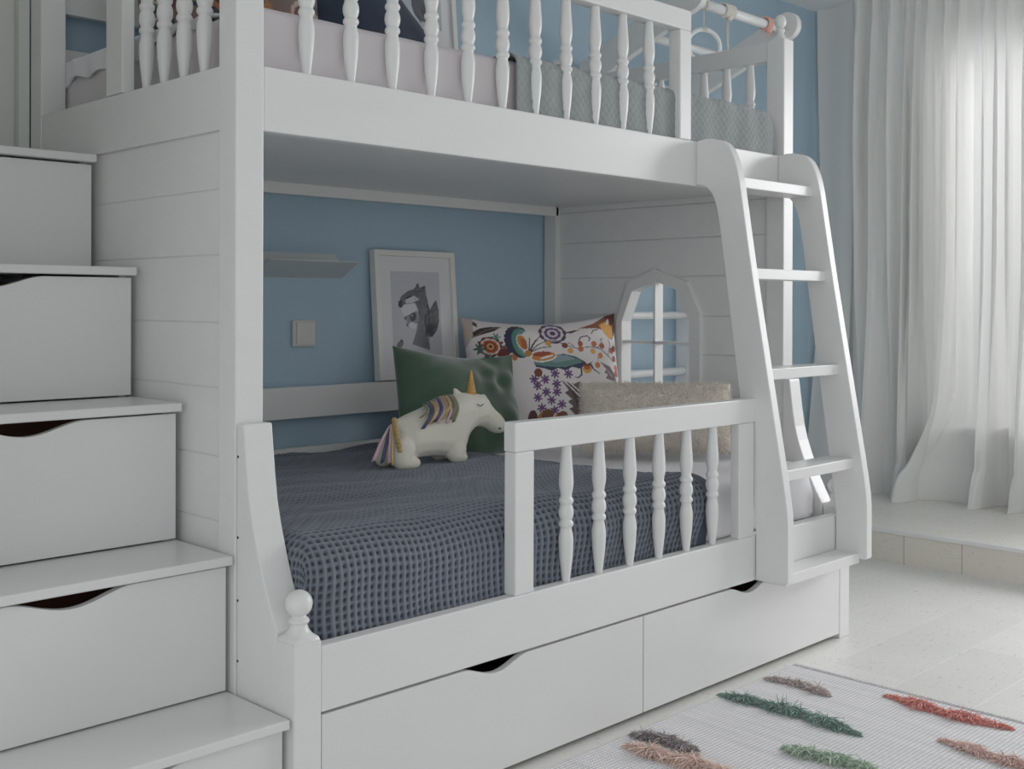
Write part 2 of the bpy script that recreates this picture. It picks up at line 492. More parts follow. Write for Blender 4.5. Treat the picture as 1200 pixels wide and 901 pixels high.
# plank panel, left end
gz = [1.389, 1.2714, 1.138, 1.0, .867, .7275, .595, .460, .325, .190]
mb = MB()
zs = [0.02] + sorted(gz) + [1.52]
for a, b in zip(zs[:-1], zs[1:]):
    x = .002 if a > 1.38 else .008
    mb.box(x, .032, D + .06, 1.14, a + .0014, b - .0014)
mb.box(.0105, .03, D + .06, 1.14, .02, 1.519)
mb.obj('plank_end_panel', WHITE, bed, bevel=.0012)
MB().box(.034, .062, 1.14, 1.198, .02, 1.52).obj('end_panel_cleat', WHITE, bed, bevel=.002)

# plank panel, right end, with the gothic window opening
XP = 2.035
hole = [(.576, .66), (.576, .986), (.631, 1.09), (.730, 1.124), (.831, 1.086), (.877, .977), (.877, .66)]
outer = [(.532, .615), (.532, 1.008), (.588, 1.118), (.727, 1.166), (.852, 1.117), (.906, .970), (.906, .615)]
mid_o = [((h[0] + o[0]) / 2, (h[1] + o[1]) / 2) for h, o in zip(hole, outer)]
def cross(poly, z):
    ys = []
    n = len(poly)
    for i in range(n):
        (y0, z0), (y1, z1) = poly[i], poly[(i + 1) % n]
        if z0 == z1: continue
        if min(z0, z1) <= z <= max(z0, z1): ys.append(y0 + (y1 - y0) * (z - z0) / (z1 - z0))
    return (min(ys), max(ys)) if ys else None
mb = MB()
brk = sorted(set([.30, 1.41] + [g for g in gz if .3 < g < 1.4] + [p[1] for p in mid_o]))
y0p, y1p = D + .06, YB + .005
for a, b in zip(brk[:-1], brk[1:]):
    a2 = a + (.0018 if a in gz else 0); b2 = b - (.0018 if b in gz else 0)
    ca, cb = cross(mid_o, a + 1e-6), cross(mid_o, b - 1e-6)
    if ca is None or cb is None or b <= mid_o[0][1] + 1e-6:
        mb.box(XP, XP + .025, y0p, y1p, a2, b2)
    else:
        for (ya, yb, yc, yd) in ((y0p, ca[0], cb[0], y0p), (ca[1], y1p, y1p, cb[1])):
            mb.prism([(ya, a2), (yb, a2), (yc, b2), (yd, b2)], 'x', XP, XP + .025)
for g in gz:
    if not .3 < g < 1.4: continue
    c = cross(mid_o, g)
    segs = [(y0p, y1p)] if c is None or g < mid_o[0][1] else [(y0p, c[0]), (c[1], y1p)]
    for s_ in segs: mb.box(XP + .006, XP + .022, s_[0], s_[1], g - .002, g + .002)
mb.obj('plank_end_panel', WHITE, bed)
MB().box(XP, XP + .028, D + .06, YB + .003, 1.41, 1.519).obj('end_panel_rail', WHITE, bed, bevel=.002)
mb = MB()
n = len(hole)
for i in range(n):
    j = (i + 1) % n
    q = [hole[i], hole[j], outer[j], outer[i]]
    mb.prism(q, 'x', 2.018, 2.072)
wf = mb.obj('gothic_window_frame', WHITE, bed)
MB().box(2.024, 2.07, .7285, .7375, .655, 1.122).box(2.024, 2.07, .577, .876, .8985, .9085).obj('glazing_bar', WHITE, wf, bevel=.001)

# upper bunk frame
MB().box(.0645, 1.5325, D, D + .03, 1.388, 1.5195).box(1.5345, 2.0225, D, D + .03, 1.388, 1.5195).obj('upper_front_rail', WHITE, bed, bevel=.003)
MB().box(.03, XP, D + .03, YB, 1.412, 1.436).obj('upper_base_board', WHITE2, bed)
MB().box(.03, 2.03, YB, YB + .024, 1.378, 1.712).obj('upper_rear_rail', WHITE, bed, bevel=.002)
MB().box(.03, 2.03, YB, YB + .024, 1.806, 1.908).obj('upper_rear_guard', WHITE, bed, bevel=.002)
MB().box(.03, 2.012, YB, YB + .022, .681, .779).obj('lower_rear_guard', WHITE, bed, bevel=.002)
MB().box(.03, 2.012, YB, YB + .022, .30, .589).obj('lower_rear_rail', WHITE, bed, bevel=.002)
MB().box(.03, 2.05, .035, YB, .355, .372).obj('lower_base_board', WHITE2, bed)

# turned spindle
def spindle_profile(h):
    P = [(.0090, 0), (.0102, .03), (.0128, .10), (.0158, .18), (.0170, .25), (.0175, .29), (.0172, .32), (.0160, .345), (.0140, .375), (.0130, .395),
         (.0150, .402), (.0172, .412), (.0175, .423), (.0165, .436), (.0140, .445), (.0136, .452), (.0160, .468), (.0176, .488), (.0180, .505), (.0174, .525), (.0156, .545),
         (.0136, .560), (.0140, .567), (.0165, .576), (.0175, .588), (.0172, .600), (.0150, .611), (.0130, .620), (.0138, .645), (.0158, .675), (.0172, .705), (.0175, .735),
         (.0168, .775), (.0150, .85), (.0130, .93), (.0120, 1.0)]
    return [(r, t * h) for r, t in P]
def spindle_mesh(h):
    return MB().lathe(spindle_profile(h), (0, 0, 0), 20).mesh('spindle', WHITE, angle=60)

# upper front guard
g = MB().box(.0645, 1.518, D, D + .046, 1.838, 1.897).obj('upper_guard_rail', WHITE, bed, bevel=.003)
MB().box(1.464, 1.518, D, D + .042, 1.5195, 1.838).obj('guard_post', WHITE, g, bevel=.003)
sm = spindle_mesh(.3185)
for k in range(11):
    link('spindle', sm, g, loc=(.183 + .11625 * k, D + .023, 1.5195))
# upper left end guard beside the stairs
g = MB().box(.008, .054, D + .065, .771, 1.838, 1.897).obj('end_guard_rail', WHITE, bed, bevel=.003)
MB().box(.0, .03, .690, .771, 1.52, 1.86).obj('guard_post', WHITE, g, bevel=.002)
for y in (.631, .549, .463, .378):
    link('spindle', sm, g, loc=(.03, y, 1.52))
# upper right end rail
g = MB().box(2.028, 2.062, D + .065, 1.2, 1.838, 1.900).obj('end_guard_rail', WHITE, bed, bevel=.003)
for k in range(9):
    link('spindle', sm, g, loc=(2.045, .349 + .0935 * k, 1.5195))

# lower front rail, guard and drawers
MB().box(.0616, 1.5365, 0, .032, .263, .3895).box(1.5385, 1.987, 0, .032, .263, .3895).box(1.989, 2.0205, 0, .032, .263, .3895).obj('lower_front_rail', WHITE, bed, bevel=.003)
g = MB().box(.582, 1.553, 0, .037, .709, .7755).obj('lower_guard_rail', WHITE, bed, bevel=.003)
MB().box(.583, .643, 0, .036, .3895, .7085).obj('guard_post', WHITE, g, bevel=.003)
MB().box(1.4625, 1.5365, 0, .029, .3895, .7085).obj('guard_post', WHITE, g, bevel=.003)
sm2 = spindle_mesh(.3195)
for k in range(6):
    link('spindle', sm2, g, loc=(.771 + .118 * k, .019, .3895))

def cut_board(x0, x1, z0, z1, c, w, d, s=14):
    """board outline in XZ with a smooth finger scoop in its upper edge."""
    pts = [(x0, z0), (x1, z0), (x1, z1)]
    for k in range(s + 1):
        t = 1 - 2 * k / s
        pts.append((c + t * w, z1 - d * (0.5 + 0.5 * math.cos(PI * t)) ** .8))
    pts.append((x0, z1))
    return pts
def front_board(name, x0, x1, y0, y1, z0, z1, c, w, d, parent, mat):
    """quads column by column so that the scoop stays clean."""
    mb = MB(); s = 24
    xs = [x0] + [c - w + 2 * w * k / s for k in range(s + 1)] + [x1]
    def top(x):
        t = (x - c) / w
        return z1 if abs(t) >= 1 else z1 - d * (0.5 + 0.5 * math.cos(PI * t)) ** .85
    n = len(xs); V = []; F = []
    for x in xs:
        V += [(x, y0, z0), (x, y0, top(x)), (x, y1, top(x)), (x, y1, z0)]
    for i in range(n - 1):
        a, b = 4 * i, 4 * i + 4
        for k in range(4):
            k2 = (k + 1) % 4
            F.append((a + k, a + k2, b + k2, b + k))
    F += [(0, 3, 2, 1), (4 * n - 4, 4 * n - 3, 4 * n - 2, 4 * n - 1)]
    return mb.add(V, F).obj(name, mat, parent, bevel=.0015)

for x0, x1, c in ((.0635, 1.0395, .527), (1.0435, 2.0185, 1.520)):
    dr = front_board('drawer', x0, x1, .001, .019, .016, .2575, c, .098, .024, bed, WHITE2)
    mb = MB()
    mb.box(x0 + .02, x1 - .02, .02, .6, .03, .04).box(x0 + .02, x0 + .032, .02, .6, .04, .2).box(x1 - .032, x1 - .02, .02, .6, .04, .2).box(x0 + .02, x1 - .02, .588, .6, .04, .2)
    mb.obj('drawer_box', DARKWOOD, dr)

# ================================================================== LADDER
lad = empty('bunk_ladder', (1.78, .0, .265), 'white slanted wooden ladder with flat treads leaning on the bunk front', 'ladder')
prof = [(D - .001, 1.5185), (.177, 1.5225), (.152, 1.522), (.129, 1.517), (.113, 1.511), (.100, 1.502), (.089, 1.490), (.080, 1.475), (.070, 1.452), (.062, 1.425), (.0545, 1.392), (.013, 1.135), (-.086, .580), (-.097, .515), (-.104, .465), (-.1065, .430), (-.107, .272), (-.103, .268),
        (-.003, .264), (-.003, .400), (.004, .470), (.052, .78), (.112, 1.20), (.121, 1.262), (.130, 1.312), (.140, 1.343), (.152, 1.366), (.166, 1.380), (.182, 1.388), (D - .001, 1.391)]
MB().prism(prof, 'x', 1.541, 1.572).obj('side_rail', WHITE, lad, bevel=.0022)
MB().prism(prof, 'x', 1.988, 2.0195).obj('side_rail', WHITE, lad, bevel=.0022)
for y, z in ((.082, 1.41), (.036, 1.144), (-.011, .856), (-.061, .571), (-.082, .285)):
    dy = .088 if z > .3 else .078
    MB().box(1.571, 1.989, y, y + dy, z - .031, z).obj('rung', WHITE, lad, bevel=.0022)
# screw caps on the side rail, little round plugs
for y, z in ((.075, 1.13), (.058, 1.13), (.028, .845), (.010, .845), (-.02, .56), (-.04, .56), (-.035, .275), (-.055, .275)):
    mb = MB()
    mb.tube([(1.5402, y, z), (1.5417, y, z)], .0062, 12)
    mb.obj('screw_cap', WHITE, lad)

# ================================================================== STAIRS WITH DRAWERS
st = empty('storage_staircase', (-.32, .6, 0), 'white staircase of drawers rising beside the bunk end', 'staircase')
XS0, XS1 = -.64, -.006
TY = [.0038, .2027, .4026, .6033, .8021]
TZ = [.266, .539, .830, 1.119, 1.3876]
TH = .0185
for i in range(5):
    y0 = TY[i]; yb = TY[i + 1] + .03 if i < 4 else 1.19
    MB().box(XS0, XS1, y0, yb, TZ[i] - TH, TZ[i]).obj('tread', WHITE2, st, bevel=.003)
for i in range(5):
    z0 = .012 if i == 0 else TZ[i - 1] + .004
    z1 = TZ[i] - TH - .005
    yf = TY[i] + .0165
    c = [-.32, -.325, -.325, -.323, -.33][i]
    dr = front_board('drawer', XS0 + .006, XS1 - .006, yf, yf + .018, z0, z1, c, .115, .025, st, WHITE2)
    MB().box(XS0 + .03, XS1 - .035, yf + .02, min(yf + .5, 1.17), z0 + .01, z0 + .02).box(XS0 + .03, XS1 - .035, yf + .16, yf + .172, z0 + .02, z1 - .012).obj('drawer_box', DARKWOOD, dr)
sp = []
side = [(TY[0] + .036, .0)]
for i in range(5):
    side += [(TY[i] + .036, TZ[i] - TH)]
    if i < 4: side += [(TY[i + 1] + .036, TZ[i] - TH)]
side += [(1.19, TZ[4] - TH), (1.19, 0)]
for xa in (XS0 + .008, XS1 - .026):
    mb = MB()
    edges = TY + [1.19]
    for i in range(5):
        ya = TY[i] + .036; yb2 = TY[i + 1] + .036 if i < 4 else 1.19
        mb.box(xa, xa + .016, ya, yb2 - .0005, 0, TZ[i] - TH)
    mb.obj('side_panel', WHITE2, st)
MB().box(XS0 + .024, XS1 - .026, 1.17, 1.19, 0, TZ[4] - TH).obj('back_panel', WHITE2, st)

# ================================================================== LOWER BEDDING
def mattress_mesh(name, x0, x1, y0, y1, z0, z1, r, mat, crown=.008, wav=.0, seed=3):
    rr = np.random.default_rng(seed)
    # rounded box via superellipse-ish offset of a subdivided box
    bm = bmesh.new()
    bmesh.ops.create_cube(bm, size=1.0)
    bmesh.ops.subdivide_edges(bm, edges=bm.edges, cuts=40, use_grid_fill=True)
    cx, cy, cz = (x0 + x1) / 2, (y0 + y1) / 2, (z0 + z1) / 2
    hx, hy, hz = (x1 - x0) / 2, (y1 - y0) / 2, (z1 - z0) / 2
    ph = [rr.uniform(0, 6.28) for _ in range(6)]; r0 = r
    for v in bm.verts:
        def warp(t, h):      # crowd vertices to the edges
            a = abs(2 * t); return math.copysign(h * (1 - (1 - a) ** 1.6), t)
        p = Vector((warp(v.co.x, hx), warp(v.co.y, hy), warp(v.co.z, hz)))
        r = min(r0, .018 + (r0 - .018) * max(0, min(1, (p.z / hz + .2) / .7)))
        q = Vector((max(-hx + r, min(hx - r, p.x)), max(-hy + r, min(hy - r, p.y)), max(-hz + min(r, hz), min(hz - min(r, hz), p.z))))
        d = p - q
        if d.length > 1e-9:
            mx = max(abs(d.x), abs(d.y), abs(d.z))
            d = d.normalized() * mx
        p = q + d
        w = crown * max(0, (1 - (p.x / hx) ** 2)) * max(0, (1 - (p.y / hy) ** 2)) if p.z > 0 else 0
        wob = wav * (math.sin(9 * p.x + ph[0]) * math.sin(7 * p.y + ph[1]) + math.sin(31 * p.x + ph[2] + 20 * p.z))
        if wav > .002 and p.x > hx - .05: wob += .005 * math.sin(p.y * 70 + 2 * math.sin(p.z * 30)) * (1 - p.z / hz) * .6
        v.co = (cx + p.x + wob * .3, cy + p.y + wob * .6, cz + p.z + w + wob * .5)
    me = bpy.data.meshes.new(name); bm.to_mesh(me); bm.free()
    me.materials.append(mat); me.shade_smooth()
    return me
lm = link('mattress', mattress_mesh('mattress', .10, 2.0, .076, 1.192, .374, .546, .055, SHEET, .008, .0022))
tag(lm, 'white sheeted mattress lying in the lower bunk', 'mattress')

# navy waffle blanket: drops over the front edge and over the left end
nu, nv = 372, 340
PIT, RIDGE = np.array(lin((36, 38, 49))), np.array(lin((124, 132, 147)))  # pits painted darker: recess shade put into the cloth colour
ZT = .5625
DL = .155                                    # length hanging down the left end
WS = 1.22 + DL
s = np.linspace(0, 1, nu)
L_front, R_ = .115, .085
L_arc = R_ * PI / 2
L_top = 1.188 - (.048 + R_)
LT = L_top + L_arc + L_front
t = np.linspace(0, LT, nv)
S, T = np.meshgrid(s, t, indexing='ij')
a_t = np.clip((T - L_top) / L_arc, 0, 1) * PI / 2
e_t = np.clip(T - L_top - L_arc, 0, None)
PY = np.where(T < L_top, 1.188 - T, .048 + R_ - R_ * np.sin(a_t))
DZf = R_ * (1 - np.cos(a_t)) + e_t
xr = 1.285 + .125 * np.exp(-((PY - .06).clip(0) / .16) ** 1.3) + .03 * sstep(.6, 1.0, PY) + .010 * np.sin(PY * 16) - .05 * sstep(0, .14, e_t + a_t * .03)
RL = .045
U_ = S * WS                                  # cloth length measured from the left hem
arcl = RL * PI / 2
a_s = np.clip((DL - U_ + arcl * .5) / arcl, 0, 1) * PI / 2
e_s = np.clip(DL - arcl * .5 - U_, 0, None)
xl = .076
base_x = xl + RL
X = np.where(U_ > DL + arcl * .5, base_x + (U_ - DL - arcl * .5) / (WS - DL - arcl * .5) * (xr - base_x), base_x - RL * np.sin(a_s))
DZs = RL * (1 - np.cos(a_s)) + e_s
drop = (DZf ** 4 + DZs ** 4) ** .25
both = np.sqrt(np.clip(np.minimum(DZf, DZs), 0, None))
PZ = ZT - np.minimum(drop, .185)
# the corner draws in a little and shows gathers
PY = PY + .10 * np.clip(np.minimum(DZs / RL, 1), 0, 1) * (a_t / (PI / 2)) * .28
NY = -np.sin(a_t); NXn = -np.sin(a_s); NZ = np.cos(a_t) * np.cos(a_s)
nl = np.sqrt(NY ** 2 + NXn ** 2 + NZ ** 2) + 1e-6
NY, NXn, NZ = NY / nl, NXn / nl, NZ / nl
p = .0162
front = a_t / (PI / 2)
cu_ = U_ / p + .35 * np.sin(T * 21 + U_ * 4) + .25 * np.sin(U_ * 13)
cv_ = T / p + .30 * np.sin(U_ * 11) + .15 * np.sin(T * 17 + U_ * 25)
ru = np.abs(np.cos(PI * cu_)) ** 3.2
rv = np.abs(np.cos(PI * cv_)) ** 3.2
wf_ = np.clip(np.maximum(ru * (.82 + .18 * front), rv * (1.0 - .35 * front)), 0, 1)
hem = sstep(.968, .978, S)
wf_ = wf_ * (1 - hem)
low = .0045 * np.sin(U_ * 9 + T * 5) * np.sin(T * 8 - U_ * 3) + .0035 * np.sin(U_ * 43 + 1.3 * np.sin(T * 9)) * front + .004 * np.sin(T * 19 + 2.5 * np.sin(U_ * 4)) + .0022 * np.sin(T * 47 + 3 * np.sin(U_ * 6)) * (1 - front)
hh = .0064 * wf_ + low * .75 + .006 * front * (.5 + .5 * np.sin(U_ * 14))
VX = X + NXn * hh
VY = PY + NY * hh
VZ = PZ + NZ * hh + .006
VZ += .010 * np.exp(-((1.188 - PY) / .03) ** 2) * (.5 + .5 * np.sin(U_ * 17)) * (T < L_top)
V = np.stack([VX.ravel(), VY.ravel(), np.maximum(VZ, .381).ravel()], 1)
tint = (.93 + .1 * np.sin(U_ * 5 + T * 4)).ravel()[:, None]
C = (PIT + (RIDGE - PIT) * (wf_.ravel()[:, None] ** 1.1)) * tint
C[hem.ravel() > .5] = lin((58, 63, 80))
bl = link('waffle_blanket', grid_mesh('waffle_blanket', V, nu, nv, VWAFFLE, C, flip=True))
sd = bl.modifiers.new('solid', 'SOLIDIFY'); sd.thickness = .003; sd.offset = -1
tag(bl, 'dark slate blue waffle weave blanket spread over the lower bunk', 'blanket')

# ------------------------------------------------------------------ cushions
# green velvet cushion
M = frame_matrix((1.272, .935, .722), (1, -.03, -.085), (0.03, .25, 1))
gp = link('velvet_cushion', pillow_mesh('velvet_cushion', .515, .345, .125, M, GREEN, 130, 90, pinch=.035, wr=.016, seed=5, sag=.018))
tag(gp, 'dark green velvet cushion behind the toy unicorn', 'cushion')

# floral cushion
def floral(u, v):
    cx = u * 1082 + 6; cy = (1 - v) * 800 + 112
    P = Paint(cx, cy, (222, 214, 214))
    W = (230, 224, 220)
    # upper left: leaf, tan corner
    P.poly([(0, 90), (80, 110), (60, 240), (0, 330)], (190, 170, 160))
    P.poly([(60, 215), (110, 185), (180, 165), (255, 160), (200, 200), (130, 225), (55, 255)], (52, 38, 34))
    P.poly([(75, 130), (100, 150), (95, 180), (70, 165)], (70, 50, 45))
    P.line([(50, 255), (150, 195), (250, 165)], 6, (110, 95, 88))
    # red rosette
    for k in range(12):
        a = 2 * PI * k / 12
        P.ell(160 + 80 * math.cos(a), 322 + 62 * math.sin(a), 16, 11, (120, 52, 40), math.degrees(a))
    P.rosette(155, 318, 74, [(96, 34, 28), (214, 196, 186), (176, 74, 38), (122, 38, 28), (206, 150, 90), (110, 36, 30)])
    P.flower(205, 245, 30, (72, 122, 104), 6)
    P.flower(85, 335, 40, (58, 92, 76), 6); P.flower(130, 395, 30, (58, 92, 76), 6)
    # deep red mass by the green cushion
    P.ell(255, 380, 60, 52, (96, 28, 24)); P.ell(300, 395, 30, 35, (224, 206, 196)); P.ell(303, 398, 20, 26, (182, 100, 52))
    # blue / teal arch
    for q in range(9):
        a = math.radians(150 + q * 18)
        P.ell(352 + 78 * math.cos(a), 285 + 118 * math.sin(a), 24, 24, (34, 36, 62))
    P.ell(352, 285, 78, 122, (34, 36, 62))
    P.ell(372, 282, 70, 116, (74, 128, 122)); P.ell(392, 290, 62, 108, (104, 142, 134)); P.ell(430, 300, 74, 112, W)
    P.ell(372, 285, 38, 66, W, -8); P.ell(370, 285, 30, 58, (196, 128, 48), -8); P.ell(380, 300, 20, 45, (168, 88, 40), -8)
    # stamens
    for (x, y) in ((425, 250), (500, 235), (530, 280), (560, 325), (465, 270)):
        P.line([(400, 370), ((400 + x) / 2 + 4, (370 + y) / 2 - 14), (x, y)], 9, (58, 42, 48), 6)
    # teal hill
    P.poly([(425, 430), (500, 440), (560, 395), (640, 385), (720, 410), (790, 455), (800, 480), (740, 500), (690, 485), (640, 510), (590, 490), (545, 510), (500, 490), (440, 475)], (38, 42, 74))
    P.poly([(430, 425), (520, 445), (580, 390), (660, 395), (740, 430), (770, 455), (700, 470), (640, 485), (560, 480), (480, 470), (430, 455)], (84, 124, 116))
    P.poly([(540, 430), (600, 392), (660, 398), (720, 428), (640, 440), (580, 450)], (126, 146, 154))
    # orange petals
    P.ell(500, 400, 92, 42, W, -6); P.ell(500, 398, 82, 33, (202, 120, 48), -6); P.ell(488, 380, 62, 18, (146, 58, 32), -4); P.ell(520, 405, 50, 8, W, -14)
    P.ell(398, 372, 24, 24, (176, 118, 44))
    # purple bloom at the top
    P.rosette(590, 215, 92, [(70, 40, 66), (206, 196, 210), (78, 48, 84), (196, 186, 202), (64, 38, 66)])
    P.poly([(660, 215), (740, 200), (800, 195), (720, 225)], (60, 36, 44))
    # berry branch
    br = (84, 70, 80)
    P.line([(545, 275), (600, 280), (660, 320), (740, 350), (850, 340), (920, 360), (980, 410), (1030, 455)], 7, br)
    P.line([(680, 300), (720, 330)], 6, br); P.line([(900, 350), (945, 320), (935, 290), (955, 285)], 6, br); P.line([(985, 405), (1010, 330), (1000, 300)], 6, br)
    P.line([(760, 290), (780, 262), (830, 255), (852, 275), (840, 295)], 9, (62, 42, 48))
    P.line([(870, 240), (885, 215), (920, 215)], 8, (62, 42, 48))
    P.line([(890, 460), (890, 430), (910, 415)], 5, br)
    for (x, y, c) in ((545, 298, (206, 150, 66)), (655, 322, (126, 52, 40)), (690, 365, (214, 150, 78)), (768, 315, (148, 66, 40)), (766, 355, (186, 92, 46)), (878, 320, (186, 104, 50)), (938, 340, (160, 82, 48)), (858, 376, (226, 160, 82)), (915, 410, (206, 120, 58)), (882, 478, (202, 106, 48)), (1020, 378, (172, 84, 70)), (1045, 365, (140, 50, 44)), (1040, 435, (150, 60, 56)), (1050, 500, (190, 110, 80)), (1045, 540, (160, 90, 70))):
        P.ell(x, y, 21, 22, c)
    # orange cap at upper right corner
    P.poly([(780, 185), (900, 160), (1000, 120), (1090, 60), (1090, 230), (1040, 300), (1000, 280), (960, 220), (900, 200)], (132, 66, 36))
    P.poly([(940, 180), (1000, 160), (1060, 200), (1050, 285), (1010, 290), (975, 250)], (214, 150, 64)); P.poly([(1000, 120), (1090, 60), (1090, 170), (1040, 200)], (96, 36, 34)); P.ell(1020, 165, 12, 22, W, 20)
    # small marigold and tendrils
    P.ell(800, 500, 36, 34, (214, 150, 66)); P.ell(800, 492, 24, 18, (170, 82, 44))
    P.poly([(760, 445), (800, 470), (845, 450), (815, 485), (775, 480)], (84, 40, 36))
    P.line([(755, 500), (755, 540), (730, 560), (700, 555)], 13, (46, 34, 44), 5); P.line([(830, 475), (850, 510), (895, 540)], 15, (46, 34, 44), 5)
    # purple star flowers
    for (x, y) in ((495, 563), (565, 528), (658, 533), (440, 600), (570, 595), (495, 645), (568, 648), (435, 680), (528, 702), (598, 733), (460, 750), (548, 770), (420, 560)):
        P.flower(x, y, 32, (92, 54, 108), 7, x * .1)
    P.ell(452, 515, 28, 30, (110, 46, 36))
    # brown serrated leaf
    P.poly([(605, 575), (690, 600), (735, 585), (750, 610), (790, 600), (830, 640), (860, 700), (870, 830), (700, 815), (650, 765), (680, 750), (640, 715), (670, 700), (620, 655), (650, 640)], (84, 68, 66))
    P.poly([(640, 590), (720, 660), (800, 760), (820, 830), (720, 800), (690, 700)], (58, 40, 40))
    P.line([(615, 572), (700, 655), (800, 745)], 7, W); P.line([(640, 572), (730, 650), (820, 715)], 7, W)
    P.poly([(905, 455), (990, 490), (1030, 550), (1040, 600), (940, 570), (960, 545), (930, 530), (950, 510)], (104, 88, 90))
    P.line([(915, 465), (1000, 560)], 4, (180, 170, 170))
    # hazelnuts below
    P.ell(480, 815, 52, 44, (178, 112, 52), -40); P.ell(500, 800, 42, 40, (110, 66, 36), -40); P.ell(590, 825, 50, 40, (178, 112, 52), -20); P.ell(600, 812, 40, 32, (104, 60, 38), -20)
    P.ell(400, 830, 34, 70, (70, 40, 34))
    # lower rows out of sight: simple repeat of leaves
    for k in range(6): P.ell(120 + 160 * k, 880, 50, 20, (110, 70, 60), 20 * k)
    return P.C
M = frame_matrix((1.734, .995, .79), (.537, -.236, .012), (.04, .22, 1))
fp = link('floral_cushion', pillow_mesh('floral_cushion', .60, .43, .14, M, VCOL, 280, 190, colfn=floral, pinch=.05, wr=.006, seed=8, sag=.022))
tag(fp, 'large white cushion with bright floral print leaning in the lower bunk corner', 'cushion')

# fluffy cushion, cream faux fur: tufts belong to the same mesh
def fur_cushion():
    M = frame_matrix((1.655, .44, .682), (.69, -.72, .0), (.10, .12, 1))
    nx, ny = 60, 40
    me = pillow_mesh('fluffy_cushion', .475, .215, .13, M, FUR, nx, ny, pinch=.015, wr=.004, seed=2)
    nvx = len(me.vertices)
    co = np.empty(nvx * 3, np.float32); me.vertices.foreach_get('co', co); co = co.reshape(-1, 3)
    nf = len(me.polygons)
    fv = np.empty(nf * 4, np.int32); me.loops.foreach_get('vertex_index', fv); fv = fv.reshape(-1, 4)
    no = np.empty(nf * 3, np.float32); me.polygons.foreach_get('normal', no); no = no.reshape(-1, 3)
    ar = np.empty(nf, np.float32); me.polygons.foreach_get('area', ar)
    K = 26000
    pick = rng.choice(nf, K, p=ar / ar.sum())
    w = rng.random((K, 4)); w /= w.sum(1, keepdims=True)
    base = (co[fv[pick]] * w[:, :, None]).sum(1)
    d = no[pick] + rng.normal(0, .55, (K, 3)); d[:, 2] -= .15
    d /= np.linalg.norm(d, axis=1, keepdims=True)
    side = np.cross(d, rng.normal(0, 1, (K, 3))); side /= np.linalg.norm(side, axis=1, keepdims=True)
    ln = rng.uniform(.007, .019, (K, 1)); wd = .0009
    tri = np.stack([base - side * wd, base + side * wd, base + d * ln], 1).reshape(-1, 3)
    V = np.concatenate([co, tri])
    faces = [tuple(q) for q in fv] + [(nvx + 3 * k, nvx + 3 * k + 1, nvx + 3 * k + 2) for k in range(K)]
    m2 = bpy.data.meshes.new('fluffy_cushion'); m2.from_pydata(V.tolist(), [], faces); m2.materials.append(FUR); m2.shade_smooth()
    return m2
fc = link('fluffy_cushion', fur_cushion())
tag(fc, 'oblong cream fluffy cushion standing behind the lower guard rail', 'cushion')

# ------------------------------------------------------------------ toy unicorn
uni = empty('toy_unicorn', (1.03, .745, .57), 'cream fabric toy unicorn with gold horn standing on the blue blanket', 'soft toy')
def chain(mb, pts, n=6):
    for (a, b) in zip(pts[:-1], pts[1:]):
        for k in range(n):
            f = k / n
            q = [a[i] + (b[i] - a[i]) * f for i in range(len(a))]
            mb.ellipsoid((q[0], q[1], q[2]), (q[3], q[4], q[3]), 16, 10)
    q = pts[-1]; mb.ellipsoid((q[0], q[1], q[2]), (q[3], q[4], q[3]), 16, 10)
UY = .745
sil = [(.776, .730), (.800, .742)]
OUT = [(215, 465), (300, 420), (400, 372), (470, 330), (540, 295), (600, 278), (632, 270), (638, 255), (627, 218), (632, 205), (648, 203), (690, 243), (740, 243), (800, 246), (848, 257), (862, 246), (880, 255), (889, 285), (897, 315), (940, 365), (990, 410), (1025, 455), (1041, 500), (1036, 548), (1010, 570), (965, 575), (920, 558), (890, 533), (850, 517), (800, 515), (760, 535), (730, 570), (713, 610), (709, 660), (713, 720), (714, 754), (690, 765), (590, 765), (540, 752), (470, 744), (400, 748), (345, 755), (372, 772), (378, 796), (330, 808), (265, 812), (225, 792), (206, 750), (206, 700), (210, 640), (206, 560), (205, 500)]
def uni_pt(a, b, dy=0.0):
    """silhouette units to metres; dy is how far a point stands out from the toy's mid-plane"""
    return (.844 + (a - 205) * .444 / 836 + .82 * dy, .708 - (b - 465) * .126 / 335 - (a - 205) * .031 / 836 - .13 * dy)
poly2 = np.array([uni_pt(*q) for q in OUT])
gx = np.arange(poly2[:, 0].min(), poly2[:, 0].max(), .0055); gzz = np.arange(poly2[:, 1].min(), poly2[:, 1].max(), .0055)
GX, GZ = [q.ravel() for q in np.meshgrid(gx, gzz, indexing='ij')]
ins = np.zeros(len(GX), bool); dist = np.full(len(GX), 9.0)
for i in range(len(poly2)):
    (xa, za), (xb, zb) = poly2[i], poly2[(i + 1) % len(poly2)]
    if za != zb:
        ins ^= ((za > GZ) != (zb > GZ)) & (GX < (xb - xa) * (GZ - za) / (zb - za) + xa)
    dx, dz = xb - xa, zb - za; l2 = dx * dx + dz * dz
    tt = np.clip(((GX - xa) * dx + (GZ - za) * dz) / l2, 0, 1)
    dist = np.minimum(dist, np.hypot(GX - xa - tt * dx, GZ - za - tt * dz))
mb = MB()
keep = ins & (dist > .0035)
for x_, z_, d_ in zip(GX[keep], GZ[keep], dist[keep]):
    mb.ellipsoid((x_, UY, z_), (d_, min(d_ * .95, .058), d_), 10, 7)
